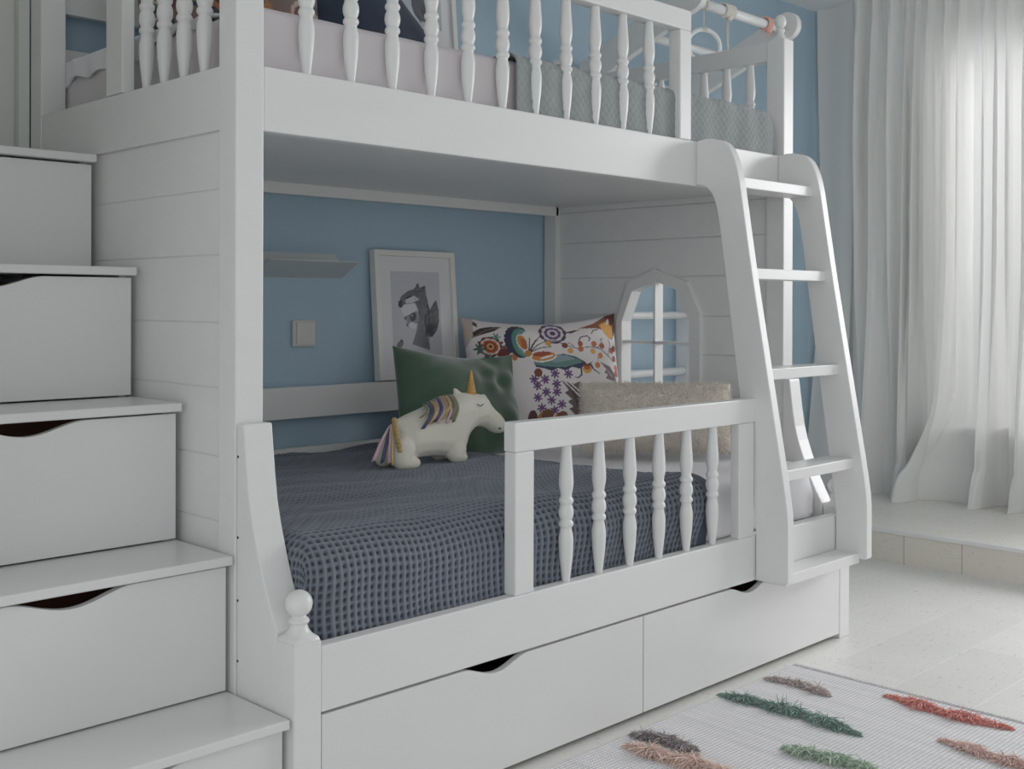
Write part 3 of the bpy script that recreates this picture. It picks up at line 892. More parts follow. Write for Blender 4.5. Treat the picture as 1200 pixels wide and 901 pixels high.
for sy in (-1, 1):
    for leg in ([(265, 690, .030, .036), (255, 770, .040, .027), (295, 788, .043, .021), (352, 795, .043, .016)], [(640, 690, .028, .036), (640, 735, .038, .026), (670, 748, .040, .020), (698, 754, .040, .015)]):
        q = []
        for (a_, b_, dy_, r_) in leg:
            x_, z_ = uni_pt(a_, b_, -dy_)
            q.append((x_, UY + sy * dy_, max(z_, .571 + r_), r_, r_ * .95))
        chain(mb, q, 5)
body = mb.obj('body', PLUSH, uni, smooth=True)
rm = body.modifiers.new('remesh', 'REMESH'); rm.mode = 'VOXEL'; rm.voxel_size = .0036; rm.use_smooth_shade = True
smo = body.modifiers.new('smooth', 'SMOOTH'); smo.iterations = 8; smo.factor = .5
# horn with spiral grooves
prof = []
for k in range(41):
    f = k / 40; prof.append((.0165 * (1 - f * .78) * (1 + .09 * math.sin(f * 8.5 * 2 * PI)), .074 * f))
prof.append((.0006, .0755))
hx, hz = uni_pt(766, 246, -.004)
MB().lathe(prof, (hx, UY - .004, hz - .006), 18).obj('horn', GOLD, uni, smooth=True)
ex, ez = uni_pt(829, 347, -.054)
MB().tube([(ex + (k - 3) * .0036, UY - .0535 - .0003 * k, ez + .0012 * (abs(k - 3) ** 1.5) - .002) for k in range(7)], .0014, 8).obj('eye', INK, uni)
nx_, nz_ = uni_pt(988, 532, -.036)
MB().ellipsoid((nx_, UY - .0355, nz_), (.005, .004, .003), 10, 6).obj('nostril', INK, uni)
RIB = {n_: mat_plain('ribbon_' + n_, c_, .45, .08, 60, 0.15, 200, sheen=.3) for n_, c_ in dict(navy=(44, 48, 88), gold=(186, 156, 96), pink=(212, 172, 184), olive=(108, 108, 76), rose=(196, 140, 150)).items()}
def ribbon(path, w, mat, name='ribbon', wdir=(1, 0, 0)):
    path = [Vector(p) for p in path]; wd = Vector(wdir).normalized() * w / 2
    V = []; F = []
    for p_ in path: V += [p_ - wd, p_ + wd]
    for k in range(len(path) - 1): F.append((2 * k, 2 * k + 1, 2 * k + 3, 2 * k + 2))
    o = MB().add(V, F).obj(name, mat, uni, smooth=True)
    sd_ = o.modifiers.new('solid', 'SOLIDIFY'); sd_.thickness = .0016; sd_.offset = 0
    return o
mane = [(425, 352, 385, 458, 'olive', .011), (455, 335, 400, 542, 'navy', .015), (478, 322, 452, 505, 'gold', .012), (500, 312, 470, 500, 'pink', .010), (520, 300, 485, 490, 'navy', .015), (540, 292, 510, 500, 'pink', .010), (552, 287, 540, 470, 'gold', .014), (572, 282, 558, 440, 'gold', .011), (578, 282, 575, 500, 'pink', .012), (602, 276, 600, 470, 'olive', .013), (620, 274, 620, 490, 'olive', .012)]
for (a1, b1, a2, b2, c_, w_) in mane:
    xt, zt = uni_pt(a1, b1, -.01); xb, zb = uni_pt(a2, b2, -.064)
    path = []
    for k in range(9):
        f = k / 8
        yy = UY - .0625 * math.sin(min(1, f * 1.5) * PI / 2)
        path.append((xt + (xb - xt) * f, yy - .002, zt + .004 + (zb - zt) * max(0.0, (f - .08) / .92)))
    ribbon(path, w_, RIB[c_], 'mane_ribbon')
# tail: braided gold strip and hanging ribbons
mb = MB()
for k in range(8):
    f = k / 7; xx, zz = uni_pt(208 + 8 * math.sin(f * PI) + 38 * f * f, 470 + 220 * f, -.034 - .014 * f)
    mb.ellipsoid((xx, UY - .034 - .014 * f, zz), (.0085, .009, .0105), 12, 8)
mb.obj('tail_braid', RIB['gold'], uni, smooth=True)
for (a2, b2, c_, w_, oy) in ((85, 765, 'pink', .017, -.005), (128, 780, 'navy', .016, -.014), (165, 780, 'pink', .014, -.022), (172, 795, 'gold', .008, -.030)):
    x0_, z0_ = uni_pt(197, 488, -.03); x1_, z1_ = uni_pt(a2, b2, -.045)
    path = []
    for k in range(8):
        f = k / 7; path.append((x0_ + (x1_ - x0_) * f ** .8, UY - .030 + oy * f, z0_ + (max(z1_, .576) - z0_) * f))
    ribbon(path, w_, RIB[c_], 'tail_ribbon', (1, 0, .25))

# ------------------------------------------------------------------ things on the back wall of the lower bunk
def picture(name, x0, x1, z0, z1, ytop, ybot, label, paint, group=None, bw=.018, md=.058, nxp=110, nzp=150, bevelmat=FRAMEW, mb_=.07):
    """framed print leaning back: local plane then tilt."""
    e = empty(name, ((x0 + x1) / 2, ybot, z0), label, 'picture', group)
    tilt = math.atan2(ytop - ybot, z1 - z0)
    W_, H_ = x1 - x0, math.hypot(z1 - z0, ytop - ybot)
    e.rotation_euler = (-tilt, 0, 0)
    dp = .03
    def lo(mb, nm, mat, **k):
        o = bpy.data.objects.new(nm, mb.mesh(nm, mat)); COL.objects.link(o); o.parent = e
        bv = o.modifiers.new('bevel', 'BEVEL'); bv.width = .0015; bv.segments = 2
        return o
    f = MB()
    h = W_ / 2
    f.prism([(-h, 0), (h, 0), (h - bw, bw), (-h + bw, bw)], 'y', -dp, 0)
    f.prism([(-h, H_), (-h + bw, H_ - bw), (h - bw, H_ - bw), (h, H_)], 'y', -dp, 0)
    f.prism([(-h, 0), (-h + bw, bw), (-h + bw, H_ - bw), (-h, H_)], 'y', -dp, 0)
    f.prism([(h, 0), (h, H_), (h - bw, H_ - bw), (h - bw, bw)], 'y', -dp, 0)
    lo(f, 'frame', bevelmat)
    lo(MB().box(-h + bw, h - bw, -.020, -.004, bw, H_ - bw), 'mount', MATB)
    px0, px1, pz0, pz1 = -h + bw + md, h - bw - md, bw + mb_, H_ - bw - md
    gx = np.linspace(px0, px1, nxp); gz_ = np.linspace(pz0, pz1, nzp)
    A, B = np.meshgrid(gx, gz_, indexing='ij')
    V = np.stack([A.ravel(), np.full(A.size, -.0208), B.ravel()], 1)
    C = paint(((A - px0) / (px1 - px0)).ravel(), ((pz1 - B) / (pz1 - pz0)).ravel())
    o = bpy.data.objects.new('print', grid_mesh('print', V, nxp, nzp, VPRINT, C, flip=False)); COL.objects.link(o); o.parent = e
    return e

def pencil_animal(u, v):
    cx = 168 + u * 285; cy = 198 + v * 512
    P = Paint(cx, cy, (186, 188, 196))
    P.C *= (1.04 - .10 * v)[:, None]
    dk, md_, lt = (40, 40, 46), (92, 94, 102), (196, 198, 204)
    # tail behind
    P.poly([(375, 600), (372, 480), (395, 420), (415, 385), (430, 370), (440, 430), (442, 500), (425, 560), (395, 598)], (58, 58, 64))
    # body
    P.poly([(290, 600), (275, 640), (380, 680), (372, 560), (385, 420), (370, 340), (330, 330), (300, 380), (320, 440), (315, 520)], md_)
    P.poly([(360, 600), (352, 500), (372, 380), (392, 440), (380, 560)], dk)
    # pale muzzle underside and small second face below
    P.poly([(216, 420), (245, 398), (300, 392), (318, 430), (290, 452), (262, 462), (235, 470)], (208, 210, 215))
    P.poly([(232, 480), (262, 462), (300, 440), (322, 470), (318, 530), (296, 545), (262, 540), (245, 525), (250, 500)], (128, 130, 138))
    P.poly([(252, 520), (280, 505), (312, 520), (300, 548), (268, 542)], (204, 206, 210))
    P.ell(287, 474, 19, 27, (48, 48, 54), 12); P.ell(281, 466, 5, 6, (170, 172, 178)); P.poly([(232, 480), (246, 476), (244, 494)], dk); P.poly([(244, 520), (262, 516), (252, 532)], dk)
    for k in range(26): P.line([(240 + 3 * k, 470 - k), (244 + 3 * k, 478 - k)], 1.6, (70, 72, 78))
    # head looking left
    P.poly([(208, 390), (222, 350), (262, 318), (300, 302), (328, 265), (332, 295), (368, 282), (368, 330), (380, 380), (340, 400), (290, 388), (240, 398), (222, 420), (208, 415)], md_)
    P.poly([(245, 370), (300, 345), (330, 370), (290, 386), (250, 392)], lt)
    P.poly([(206, 380), (228, 372), (226, 410), (212, 420), (204, 405)], dk)
    P.line([(250, 362), (275, 350)], 9, dk); P.line([(318, 275), (326, 290)], 8, dk); P.line([(362, 288), (350, 305)], 7, dk)
    r = np.random.default_rng(4)
    for _ in range(70):
        x = r.uniform(300, 375); y = r.uniform(310, 620)
        P.line([(x, y), (x + r.uniform(-4, 8), y + r.uniform(14, 30))], 2.4, [(50, 50, 56), (128, 130, 138), (70, 70, 78)][r.integers(3)])
    for _ in range(24):
        x = r.uniform(235, 360); y = r.uniform(315, 350)
        P.line([(x, y), (x + 14, y - 6)], 2.2, (54, 54, 60))
    for _ in range(26):
        x = r.uniform(385, 432); y = r.uniform(420, 570)
        P.line([(x, y), (x + r.uniform(2, 10), y - 16)], 2.4, (104, 106, 114))
    # little bird at lower left
    P.ell(205, 640, 16, 28, (90, 92, 98), 30); P.ell(214, 618, 9, 9, (60, 60, 66)); P.line([(185, 668), (196, 650)], 5, dk)
    # paper glare-free blank sky stays
    return P.C
picture('framed_drawing', 1.155, 1.515, .781, 1.219, 1.262, 1.228, 'white framed pencil drawing of a squirrel on the lower bunk ledge', pencil_animal, bw=.019, md=.052, mb_=.06)

sw = empty('light_switch', (.892, 1.27, .944), 'square ivory light switch on the blue wall in the lower bunk', 'switch')
MB().box(.851, .937, 1.2565, 1.27, .9015, .9865).obj('switch_plate', PLASTIC, sw, bevel=.004)
MB().box(.862, .932, 1.251, 1.257, .9085, .9800).obj('rocker', PLASTIC, sw, bevel=.002)

# tilted metal ledge
sh = empty('wall_shelf', (.87, 1.265, 1.12), 'narrow white metal shelf fixed to the blue wall above the light switch', 'shelf')
MB().prism([(.66, 1.12), (1.05, 1.12), (1.05, 1.160), (1.018, 1.201), (.66, 1.201)], 'y', 1.266, 1.2695).obj('back_plate', METALW, sh)
mb = MB()
V = [(.685, 1.132, 1.170), (1.012, 1.132, 1.170), (1.046, 1.266, 1.121), (.650, 1.266, 1.121)]
V2 = [(x, y + .001, z + .003) for x, y, z in V]
mb.add(V + V2, [(0, 1, 2, 3), (7, 6, 5, 4), (0, 4, 5, 1), (1, 5, 6, 2), (2, 6, 7, 3), (3, 7, 4, 0)])
mb.obj('tray', METALW, sh)

# ================================================================== UPPER BEDDING
um = link('upper_mattress', mattress_mesh('upper_mattress', .072, 2.0, .248, 1.19, 1.437, 1.655, .022, PINKSHEET, .004, .0015))
tag(um, 'pale pink sheeted mattress on the upper bunk', 'mattress')

def quilt_mesh():
    nu, nv = 260, 230
    s = np.linspace(0, 1, nu)
    L1, L2 = 1.17 - .255, .16
    t = np.linspace(0, L1 + L2, nv)
    S, T = np.meshgrid(s, t, indexing='ij')
    X = .808 + S * (1.995 - .808)
    R = .025
    Y = np.where(T < L1, 1.17 - T, .255 - R * np.sin(np.clip((T - L1) / (R * PI / 2), 0, 1) * PI / 2) + .0)
    a = np.clip((T - L1) / (R * PI / 2), 0, 1) * PI / 2
    ex = np.clip(T - L1 - R * PI / 2, 0, None)
    Z = np.where(T < L1, 1.664, 1.664 - R * (1 - np.cos(a)) - ex)
    NYc = -np.sin(a); NZc = np.cos(a)
    # small woven lozenges
    q = .026
    h = np.abs(np.sin(PI * (X + T) / q)) * np.abs(np.sin(PI * (X - T) / q))
    pd = .5 + .5 * np.cos(2 * PI * X / .115)           # soft puckers between quilting lines
    dis = .0028 * h + .004 * np.sin(X * 21 + T * 6) * np.sin(T * 13) * sstep(1.4, 1.6, X) + .005 * pd * sstep(L1 - .02, L1 + .03, T) + .003
    drop = .035 * sstep(.94, 1.0, S) ** 2
    Y2 = Y + NYc * dis; Z2 = Z + NZc * dis - drop * (T < L1 + .2)
    X2 = X + .0
    V = np.stack([X2.ravel(), Y2.ravel(), Z2.ravel()], 1)
    return grid_mesh('grey_quilt', V, nu, nv, QUILT, None, flip=True)
QUILT = mat_plain('grey_quilt_cotton', (130, 136, 136), .9, .07, 30.0, .35, 260.0, sheen=.3)
ql = link('grey_quilt', quilt_mesh())
sd = ql.modifiers.new('solid', 'SOLIDIFY'); sd.thickness = .004; sd.offset = -1
tag(ql, 'grey textured quilt over the foot of the upper bunk', 'quilt')

# white pillow with scalloped border hanging over the mattress edge
def scallop_pillow():
    nu, nv = 90, 70
    y = np.linspace(.42, 1.185, nu); t = np.linspace(0, 1, nv)
    Yg, T = np.meshgrid(y, t, indexing='ij')
    # cross-section: from X .55 inward over a crown to X .07 then down the side
    edge = 1.612 + .006 * np.cos((Yg - .42) * 2 * PI / .13) - .022 * sstep(1.1, 1.19, Yg) + .034 * (1 - sstep(.60, .75, Yg))
    X = np.where(T < .8, .50 - (T / .8) * .43, .066)
    crown = .060 * np.sin(np.clip((Yg - .40) / .78, 0, 1) * PI) ** .6 * np.sin(np.clip(T / .8, 0, 1) * PI) ** .7
    Zt = 1.662 + crown
    Z = np.where(T < .8, Zt, 1.664 + (edge - 1.664) * (T - .8) / .2)
    X = X - np.where(T >= .8, .004 * np.sin(Yg * 60), 0)
    V = np.stack([X.ravel(), Yg.ravel(), Z.ravel()], 1)
    return grid_mesh('white_pillow', V, nu, nv, SHEET, None)
wp = link('white_pillow', scallop_pillow())
sd = wp.modifiers.new('solid', 'SOLIDIFY'); sd.thickness = .006; sd.offset = 0
tag(wp, 'white pillow with scalloped border at the head of the upper bunk', 'pillow')

def dark_floral(u, v):
    P = Paint(u * 100, (1 - v) * 80, (104, 80, 72))
    r = np.random.default_rng(21)
    cols = [(40, 50, 48), (24, 26, 34), (150, 86, 40), (92, 34, 30), (70, 92, 80), (176, 156, 144), (150, 96, 46), (30, 34, 40)]
    for k in range(70):
        P.ell(r.uniform(0, 100), r.uniform(0, 80), r.uniform(3, 9), r.uniform(2, 6), cols[r.integers(len(cols))], r.uniform(0, 180))
    for k in range(14):
        P.rosette(r.uniform(0, 100), r.uniform(0, 80), r.uniform(5, 9), [cols[r.integers(len(cols))] for _ in range(3)])
    return P.C
M = frame_matrix((.462, .98, 1.87), (1, -.05, 0), (0, .22, 1))
uf = link('patterned_cushion', pillow_mesh('patterned_cushion', .58, .42, .14, M, VCOL, 150, 110, colfn=dark_floral, seed=12))
tag(uf, 'dark floral cushion at the left of the upper bunk', 'cushion')
M = frame_matrix((.955, 1.02, 1.885), (.77, -.03, .64), (-.64, .22, .77))
un_ = link('navy_cushion', pillow_mesh('navy_cushion', .36, .36, .13, M, NAVY, 60, 60, seed=14))
tag(un_, 'plain navy blue cushion on the upper bunk beside the dark floral one', 'cushion')

def bird_print(u, v):
    P = Paint(u * 100, v * 140, (188, 196, 204))
    P.C *= (1.0 - .12 * v)[:, None]
    P.ell(70, 92, 26, 40, (78, 80, 88), 12); P.ell(62, 48, 18, 20, (98, 100, 108)); P.poly([(46, 50), (30, 58), (46, 60)], (50, 50, 56)); P.poly([(80, 120), (98, 138), (70, 130)], (60, 62, 70))
    P.ell(58, 45, 3, 3, (20, 20, 24))
    r = np.random.default_rng(9)
    for _ in range(40):
        x = r.uniform(50, 90); y = r.uniform(60, 128); P.line([(x, y), (x + 5, y + 8)], 1.4, (48, 50, 56))
    return P.C
picture('framed_bird_print', 1.13, 1.50, 1.910, 2.34, 1.262, 1.224, 'white framed animal print standing behind the upper bunk', bird_print, bw=.02, md=.045, mb_=.06)

# ================================================================== WALL BARS WITH PULL-UP ARMS
wb = empty('wall_bars', (2.55, 1.2, 0), 'white wall bars with slanted pull-up arms on the blue wall behind the bunk', 'wall bars')
AX = (2.2, 2.845)
for x in AX:
    MB().box(x - .0, x + .032, 1.17, 1.25, 0, 1.955).obj('upright', WHITE, wb, bevel=.004)
for k in range(8):
    z = .265 + .2425 * k
    MB().tube([(AX[0] + .02, 1.205, z), (AX[1] + .012, 1.205, z)], .0165, 14).obj('bar', TUBE, wb, smooth=True)
ang = math.atan2(.205, -.485)
for x in AX:
    p0 = Vector((1.235, 1.95)); p1 = Vector((.705, 2.172)); d = (p1 - p0).normalized(); nrm = Vector((-d.y, d.x))
    hw = .055
    pts = [p0 - nrm * hw, p0 + nrm * hw]
    a0 = math.atan2(nrm.y, nrm.x)
    arc = []
    for k in range(17):
        a = a0 + (-PI * k / 16 if (nrm.cross(d) if False else (nrm.x * d.y - nrm.y * d.x)) < 0 else PI * k / 16)
        arc.append((p1.x + hw * math.cos(a), p1.y + hw * math.sin(a)))
    pts = [tuple(p0 - nrm * hw), tuple(p0 + nrm * hw)] + arc
    MB().prism(pts, 'x', x + .001, x + .033).obj('arm', WHITE, wb, bevel=.003)
MB().tube([(AX[0] + .02, .722, 2.160), (AX[1] + .01, .722, 2.160)], .0185, 18).obj('pull_up_bar', TUBE, wb, smooth=True)
MB().tube([(AX[0] + .02, .95, 2.070), (AX[1] + .01, .95, 2.070)], .0165, 14).obj('bar', TUBE, wb, smooth=True)
# gymnastic ring and cords hung from the bar
rg = empty('gym_ring', (2.3, .72, 2.07), 'white gymnastic ring on a thin cord under the pull-up bar', 'gym ring')
MB().tube([(2.302 + .060 * math.cos(a), .72 - .03 * math.cos(a), 2.005 + .060 * math.sin(a)) for a in [2 * PI * k / 32 for k in range(32)]], .0085, 10, closed=True).obj('ring', TUBE, rg, smooth=True)
mb = MB().tube([(2.302, .72, 2.142), (2.302, .72, 2.07)], .0022, 8)
for q in (-.004, .004): mb.tube([(2.302 + q, .72 + .0225 * math.cos(a), 2.162 + .0225 * math.sin(a)) for a in [2 * PI * k / 20 for k in range(20)]], .0025, 6, closed=True)
mb.tube([(2.302 + .012 * math.cos(a) * .5, .72 + .012 * math.sin(a), 2.066) for a in [2 * PI * k / 16 for k in range(16)]], .006, 8, closed=True)
mb.obj('cord', ROPE, rg, smooth=True)
def hank(x, ln, mat_, label, n=5):
    e = MB()
    for k in range(n):
        xx = x + (k - n / 2) * .008
        e.tube([(xx, .722 + .024 * math.cos(a), 2.162 + .024 * math.sin(a)) for a in [2 * PI * j / 20 for j in range(20)]], .0042, 8, closed=True)
    for k, dx in enumerate((-.006, .006)):
        e.tube([(x + dx, .722, 2.14), (x + dx * 1.6, .715 + .01 * k, 2.14 - ln * .5), (x + dx * .8, .72, 2.14 - ln)], .0024, 8)
    e.ellipsoid((x, .712, 2.136), (.013, .012, .014), 12, 8)
    o = e.obj('knotted_cord', mat_, None, smooth=True)
    return tag(o, label, 'cord')
hank(2.46, .26, ROPE, 'white cord wound round the middle of the pull-up bar', 8)
hank(2.735, .03, PINKCORD, 'coral cord tied at the far end of the pull-up bar', 4)
hank(2.81, .16, ROPE, 'white cord tied next to the coral cord on the pull-up bar', 3)

# ================================================================== CURTAINS
def curtain_mesh(name, y0, y1, n_y, xbase, folds, amp, seed, flat=0.0):
    r = np.random.default_rng(seed)
    nz = 150
    s = np.linspace(0, 1, n_y); zt = np.linspace(0, 1, nz)          # zt 0 top
    Sg, Tg = np.meshgrid(s, zt, indexing='ij')
    Z = 2.548 + (.1305 - 2.548) * Tg
    # fold phase, slightly irregular; many folds above merge into a few big ones at the floor
    w_ = Sg + .012 * np.sin(2 * PI * 3.3 * Sg + 1) + .008 * np.sin(2 * PI * 7.1 * Sg + 2 + 1.2 * Tg)
    ph = 2 * PI * folds * w_
    pb = 2 * PI * folds / 2.5 * w_ + .7
    low = sstep(.50, .98, Tg)
    a = amp * (.60 + .55 * sstep(.02, .30, Tg)) * (1 - .55 * low)
    mod = .70 + .45 * np.sin(2 * PI * 2.3 * Sg + .8) * np.cos(2.2 * Tg + 5 * Sg)
    sharp = np.sin(ph) * (1.25 - .25 * np.abs(np.sin(ph)))
    X = xbase + a * mod * (sharp + .38 * np.sin(2 * ph + 1.3 * Tg + .6) + .16 * np.sin(5 * ph + 3 * Tg) * (1 - Tg))
    X += .006 * np.sin(ph * 3.0) * (1 - sstep(.03, .10, Tg))
    Y = y0 + (y1 - y0) * Sg + .50 * a * np.cos(ph + .5)
    X += low * amp * 1.9 * np.sin(pb)
    Y += low * amp * .40 * np.cos(pb + .4)
    pool = np.clip((Tg - .93) / .07, 0, 1)
    lobe = .5 - .5 * np.sin(pb)
    X -= low * .030 + .030 * np.sin(pool * PI * .9) * (.4 + .6 * lobe) + .060 * pool ** 3 * lobe
    Zp = Z + .022 * np.sin(pool * PI) * lobe
    return Sg, Tg, X, Y, Zp, ph
Sg, Tg, X, Y, Z, ph = curtain_mesh('c', 1.02, -.36, 700, 3.965, 19, .030, 3)
# one long fold sweeps sideways and lies on the platform
sw_ = np.exp(-((Sg - .38) / .055) ** 2) * sstep(.72, 1.0, Tg) ** 2
Y += .19 * sw_; X -= .10 * sw_
V = np.stack([X.ravel(), Y.ravel(), np.maximum(Z, .1315).ravel()], 1)
cu = link('sheer_curtain', grid_mesh('sheer_curtain', V, 700, 150, CURTAIN, None))
tag(cu, 'gathered off-white sheer curtain hanging before the window', 'curtain')
# the flat outer breadth by the blue wall
n1, n2 = 90, 110
s = np.linspace(0, 1, n1); t = np.linspace(0, 1, n2)
A, B = np.meshgrid(s, t, indexing='ij')
Yc = 1.245 - .235 * A * (1 - .15 * B) - .02 * sstep(0, .5, B) * (1 - A) + .10 * sstep(.62, 1, B) * (1 - A) * .2
Xc = 4.03 - .03 * A + .012 * np.sin(5 * A + 2 * B) - .10 * sstep(.45, 1.0, B) * (1 - .6 * A)
Zc = 2.548 + (.1315 - 2.548) * B
V = np.stack([Xc.ravel(), Yc.ravel(), Zc.ravel()], 1)
c2 = link('curtain_panel', grid_mesh('curtain_panel', V, n1, n2, CURTAIN, None))
tag(c2, 'smooth ungathered off-white curtain panel in the corner by the blue wall', 'curtain')

# ================================================================== RUG
rug = empty('tufted_rug', (.8, -.7, 0), 'off-white woven rug with coloured yarn tufts on the floor by the bunk', 'rug')
def mat_rug():
    m, nt, b = new_mat('rug_weave'); N, L = nt.nodes, nt.links
    tc = N.new('ShaderNodeTexCoord')
    w1 = N.new('ShaderNodeTexWave'); w1.wave_type = 'BANDS'; w1.bands_direction = 'X'; w1.inputs['Scale'].default_value = 36; w1.inputs['Distortion'].default_value = .6
    w2 = N.new('ShaderNodeTexWave'); w2.wave_type = 'BANDS'; w2.bands_direction = 'Y'; w2.inputs['Scale'].default_value = 30; w2.inputs['Distortion'].default_value = .6
    w3 = N.new('ShaderNodeTexNoise'); w3.inputs['Scale'].default_value = 3.0
    mp = N.new('ShaderNodeMapping'); mp.inputs['Scale'].default_value = (14, .7, 1)
    L.new(tc.outputs['Object'], mp.inputs['Vector']); L.new(mp.outputs['Vector'], w3.inputs['Vector'])
    L.new(tc.outputs['Object'], w1.inputs['Vector']); L.new(tc.outputs['Object'], w2.inputs['Vector'])
    mu = N.new('ShaderNodeMath'); mu.operation = 'MULTIPLY'; L.new(w1.outputs['Fac'], mu.inputs[0]); L.new(w2.outputs['Fac'], mu.inputs[1])
    rp = N.new('ShaderNodeValToRGB'); rp.color_ramp.elements[0].color = lin4((204, 203, 205)); rp.color_ramp.elements[1].color = lin4((253, 251, 251)); rp.color_ramp.elements[0].position = .05; rp.color_ramp.elements[1].position = .38
    L.new(mu.outputs[0], rp.inputs['Fac'])
    r3 = N.new('ShaderNodeValToRGB'); r3.color_ramp.elements[0].position = .3; r3.color_ramp.elements[0].color = (.93, .93, .935, 1); r3.color_ramp.elements[1].position = .6; r3.color_ramp.elements[1].color = (1.05, 1.04, 1.05, 1)
    L.new(w3.outputs['Fac'], r3.inputs['Fac'])
    mx = N.new('ShaderNodeMix'); mx.data_type = 'RGBA'; mx.blend_type = 'MULTIPLY'; mx.inputs['Factor'].default_value = 1
    L.new(rp.outputs['Color'], mx.inputs['A']); L.new(r3.outputs['Color'], mx.inputs['B'])
    L.new(mx.outputs['Result'], b.inputs['Base Color']); b.inputs['Roughness'].default_value = .95
    bp = N.new('ShaderNodeBump'); bp.inputs['Strength'].default_value = .8; bp.inputs['Distance'].default_value = .004
    L.new(mu.outputs[0], bp.inputs['Height']); L.new(bp.outputs['Normal'], b.inputs['Normal'])
    return m
RX0, RX1, RY0, RY1 = -.05, 1.69, -1.35, -.048
mb = MB().box(RX0, RX1, RY0, RY1, .0, .008)
# frayed ends along the long side
mb2 = MB()
k = 0
x = RX0
while x < RX1:
    a = random.uniform(-.006, .006); l = random.uniform(.010, .022)
    mb2.add([(x, RY1 - .002, .0075), (x + .006, RY1 - .002, .0075), (x + .004 + a, RY1 + l, .003)], [(0, 1, 2)])
    x += .008
mb.obj('woven_base', mat_rug(), rug, bevel=.002)
fr_ = mb2.obj('fringe', ROPE, rug); fr_['kind'] = 'stuff'
STR = mat_plain('grey_stripe_yarn', (188, 188, 188), .95, .25, 90, .4, 300)
MB().box(1.664, 1.668, RY0, RY1, .0075, .0092).box(1.673, 1.677, RY0, RY1, .0075, .0092).obj('border_stripe', STR, rug)
def tuft_row(x, ya, yb, rgb, n, hgt, seed, wob=.010):
    r = np.random.default_rng(seed)
    V = []; F = []; C = []
    base = np.array(lin(rgb))
    for k in range(int(n * 2.6)):
        f = r.random(); yy = ya + (yb - ya) * f
        thick = .35 + .65 * min(1, 4.5 * f, 4.5 * (1 - f)) * (.8 + .3 * math.sin(f * 19 + seed))
        xx = x + wob * math.sin(f * 5 + seed) + r.normal(0, .006) * thick
        d = np.array([r.normal(0, .55), r.normal(-.25, .75), r.uniform(.25, 1.0)]); d /= np.linalg.norm(d)
        ln = hgt * r.uniform(.6, 1.15) * thick
        sd_ = np.cross(d, [r.normal(), r.normal(), .3]); sd_ /= np.linalg.norm(sd_)
        w_ = r.uniform(.0008, .0015)
        p0 = np.array([xx, yy, .0085]); p1 = p0 + d * ln * .55; d2 = d + np.array([0, 0, -.9]); d2 /= np.linalg.norm(d2); p2 = p1 + d2 * ln * .6
        p2[2] = max(p2[2], .0095)
        i = len(V)
        V += [p0 - sd_ * w_, p0 + sd_ * w_, p1 + sd_ * w_ * 1.2, p1 - sd_ * w_ * 1.2, p2 + sd_ * w_ * .6, p2 - sd_ * w_ * .6]
        F += [(i, i + 1, i + 2, i + 3), (i + 3, i + 2, i + 4, i + 5)]
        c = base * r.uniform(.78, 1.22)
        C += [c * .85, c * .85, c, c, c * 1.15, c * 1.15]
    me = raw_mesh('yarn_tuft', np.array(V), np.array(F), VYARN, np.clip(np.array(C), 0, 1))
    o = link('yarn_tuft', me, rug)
    return o
for (x, ya, yb, c_, n_, h_, lb) in (
        (1.509, -.060, -.258, (186, 170, 166), 520, .026, 'taupe yarn tuft'),
        (1.310, -.050, -.448, (112, 142, 130), 1100, .036, 'teal green yarn tuft'),
        (1.598, -.360, -.687, (220, 134, 122), 1100, .030, 'coral red yarn tuft'),
        (1.401, -.595, -.86, (220, 184, 172), 700, .030, 'pale terracotta yarn tuft'),
        (1.115, -.360, -.60, (162, 184, 158), 600, .036, 'light green yarn tuft'),
        (.930, -.060, -.242, (146, 136, 136), 700, .032, 'dark grey yarn tuft'),
        (.865, -.095, -.42, (226, 194, 180), 1100, .038, 'peach yarn tuft')):
    o = tuft_row(x, ya, yb, c_, n_, h_, int(x * 100)); o['label'] = lb

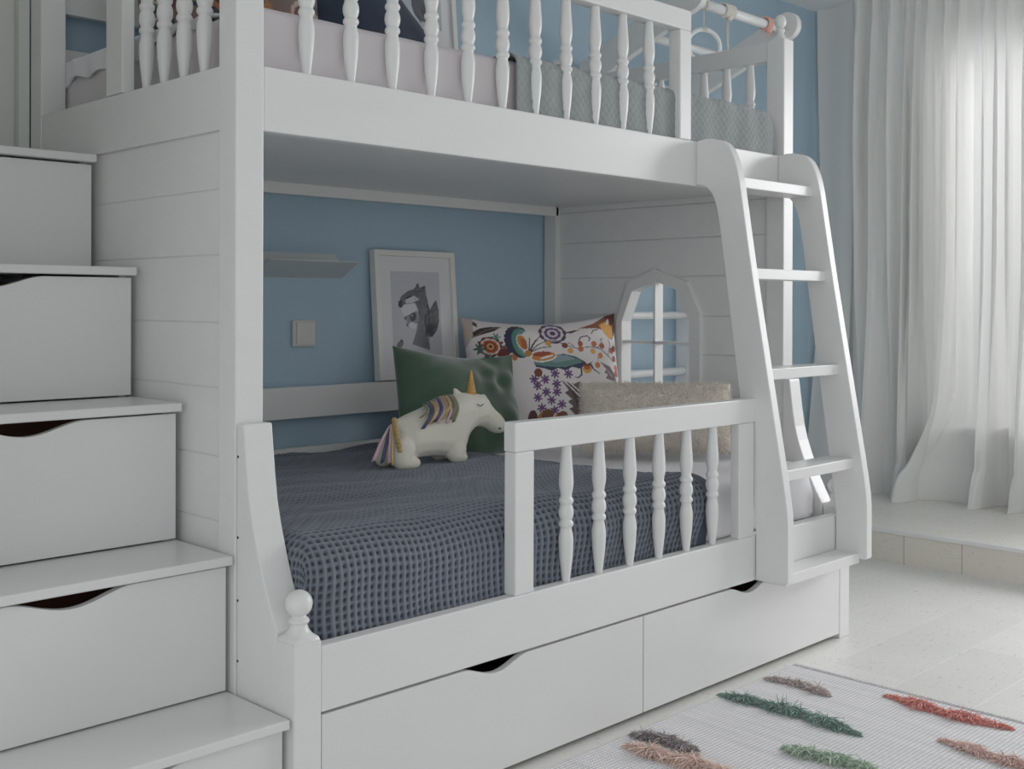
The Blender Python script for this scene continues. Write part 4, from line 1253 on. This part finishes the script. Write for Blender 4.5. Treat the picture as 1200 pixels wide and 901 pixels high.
# ================================================================== LIGHT
def area(name, loc, rot, sx, sy, power, col):
    l = bpy.data.lights.new(name, 'AREA'); l.shape = 'RECTANGLE'; l.size = sx; l.size_y = sy; l.energy = power; l.color = col
    o = bpy.data.objects.new(name, l); COL.objects.link(o); o.location = loc; o.rotation_euler = rot
    return o
# daylight outside the window, pointing into the room (-X)
area('window_daylight', (4.95, -1.0, 2.15), (0, math.radians(58), 0), 2.4, 3.4, 232, (.985, .985, 1.0))
# wide fill sun from behind left, added to brighten the left-facing sides
sl = bpy.data.lights.new('fill_sun', 'SUN'); sl.energy = 1.25; sl.angle = math.radians(110); sl.color = (.97, .99, 1.0)
so = bpy.data.objects.new('fill_sun', sl); COL.objects.link(so); so.location = (-3, -2.5, 2)
so.rotation_euler = Vector((.88, .36, -.26)).to_track_quat('-Z', 'Y').to_euler()
w = bpy.data.worlds.new('world'); scene.world = w; w.use_nodes = True
bg = w.node_tree.nodes['Background']; bg.inputs['Color'].default_value = (.89, .92, .945, 1); bg.inputs['Strength'].default_value = .46

# ================================================================== CAMERA
cam = bpy.data.cameras.new('camera'); co_ = bpy.data.objects.new('camera', cam); COL.objects.link(co_)
f, px, py, yaw, pitch, roll = 1336.16, 600.897, 359.917, 44.868, -.151, .1609
yw, pt, rl = map(math.radians, (yaw, pitch, roll))
F = Vector((math.cos(yw) * math.cos(pt), math.sin(yw) * math.cos(pt), math.sin(pt)))
R0 = Vector((math.sin(yw), -math.cos(yw), 0)); U0 = R0.cross(F)
Rv = R0 * math.cos(rl) + U0 * math.sin(rl); Uv = -R0 * math.sin(rl) + U0 * math.cos(rl)
Mx = Matrix(((Rv.x, Uv.x, -F.x, -1.2153), (Rv.y, Uv.y, -F.y, -1.7797), (Rv.z, Uv.z, -F.z, 1.0389), (0, 0, 0, 1)))
co_.matrix_world = Mx
cam.sensor_width = 36; cam.lens = f * 36 / 1200
cam.shift_x = (600 - px) / 1200; cam.shift_y = (py - 450.5) / 1200
cam.clip_start = .02
scene.camera = co_
scene.view_settings.view_transform = 'Standard'
scene.view_settings.look = 'None'
scene.view_settings.exposure = 0.0
scene.view_settings.gamma = 1.2
scene.cycles.use_denoising = True
scene.cycles.max_bounces = 10
scene.cycles.transparent_max_bounces = 12
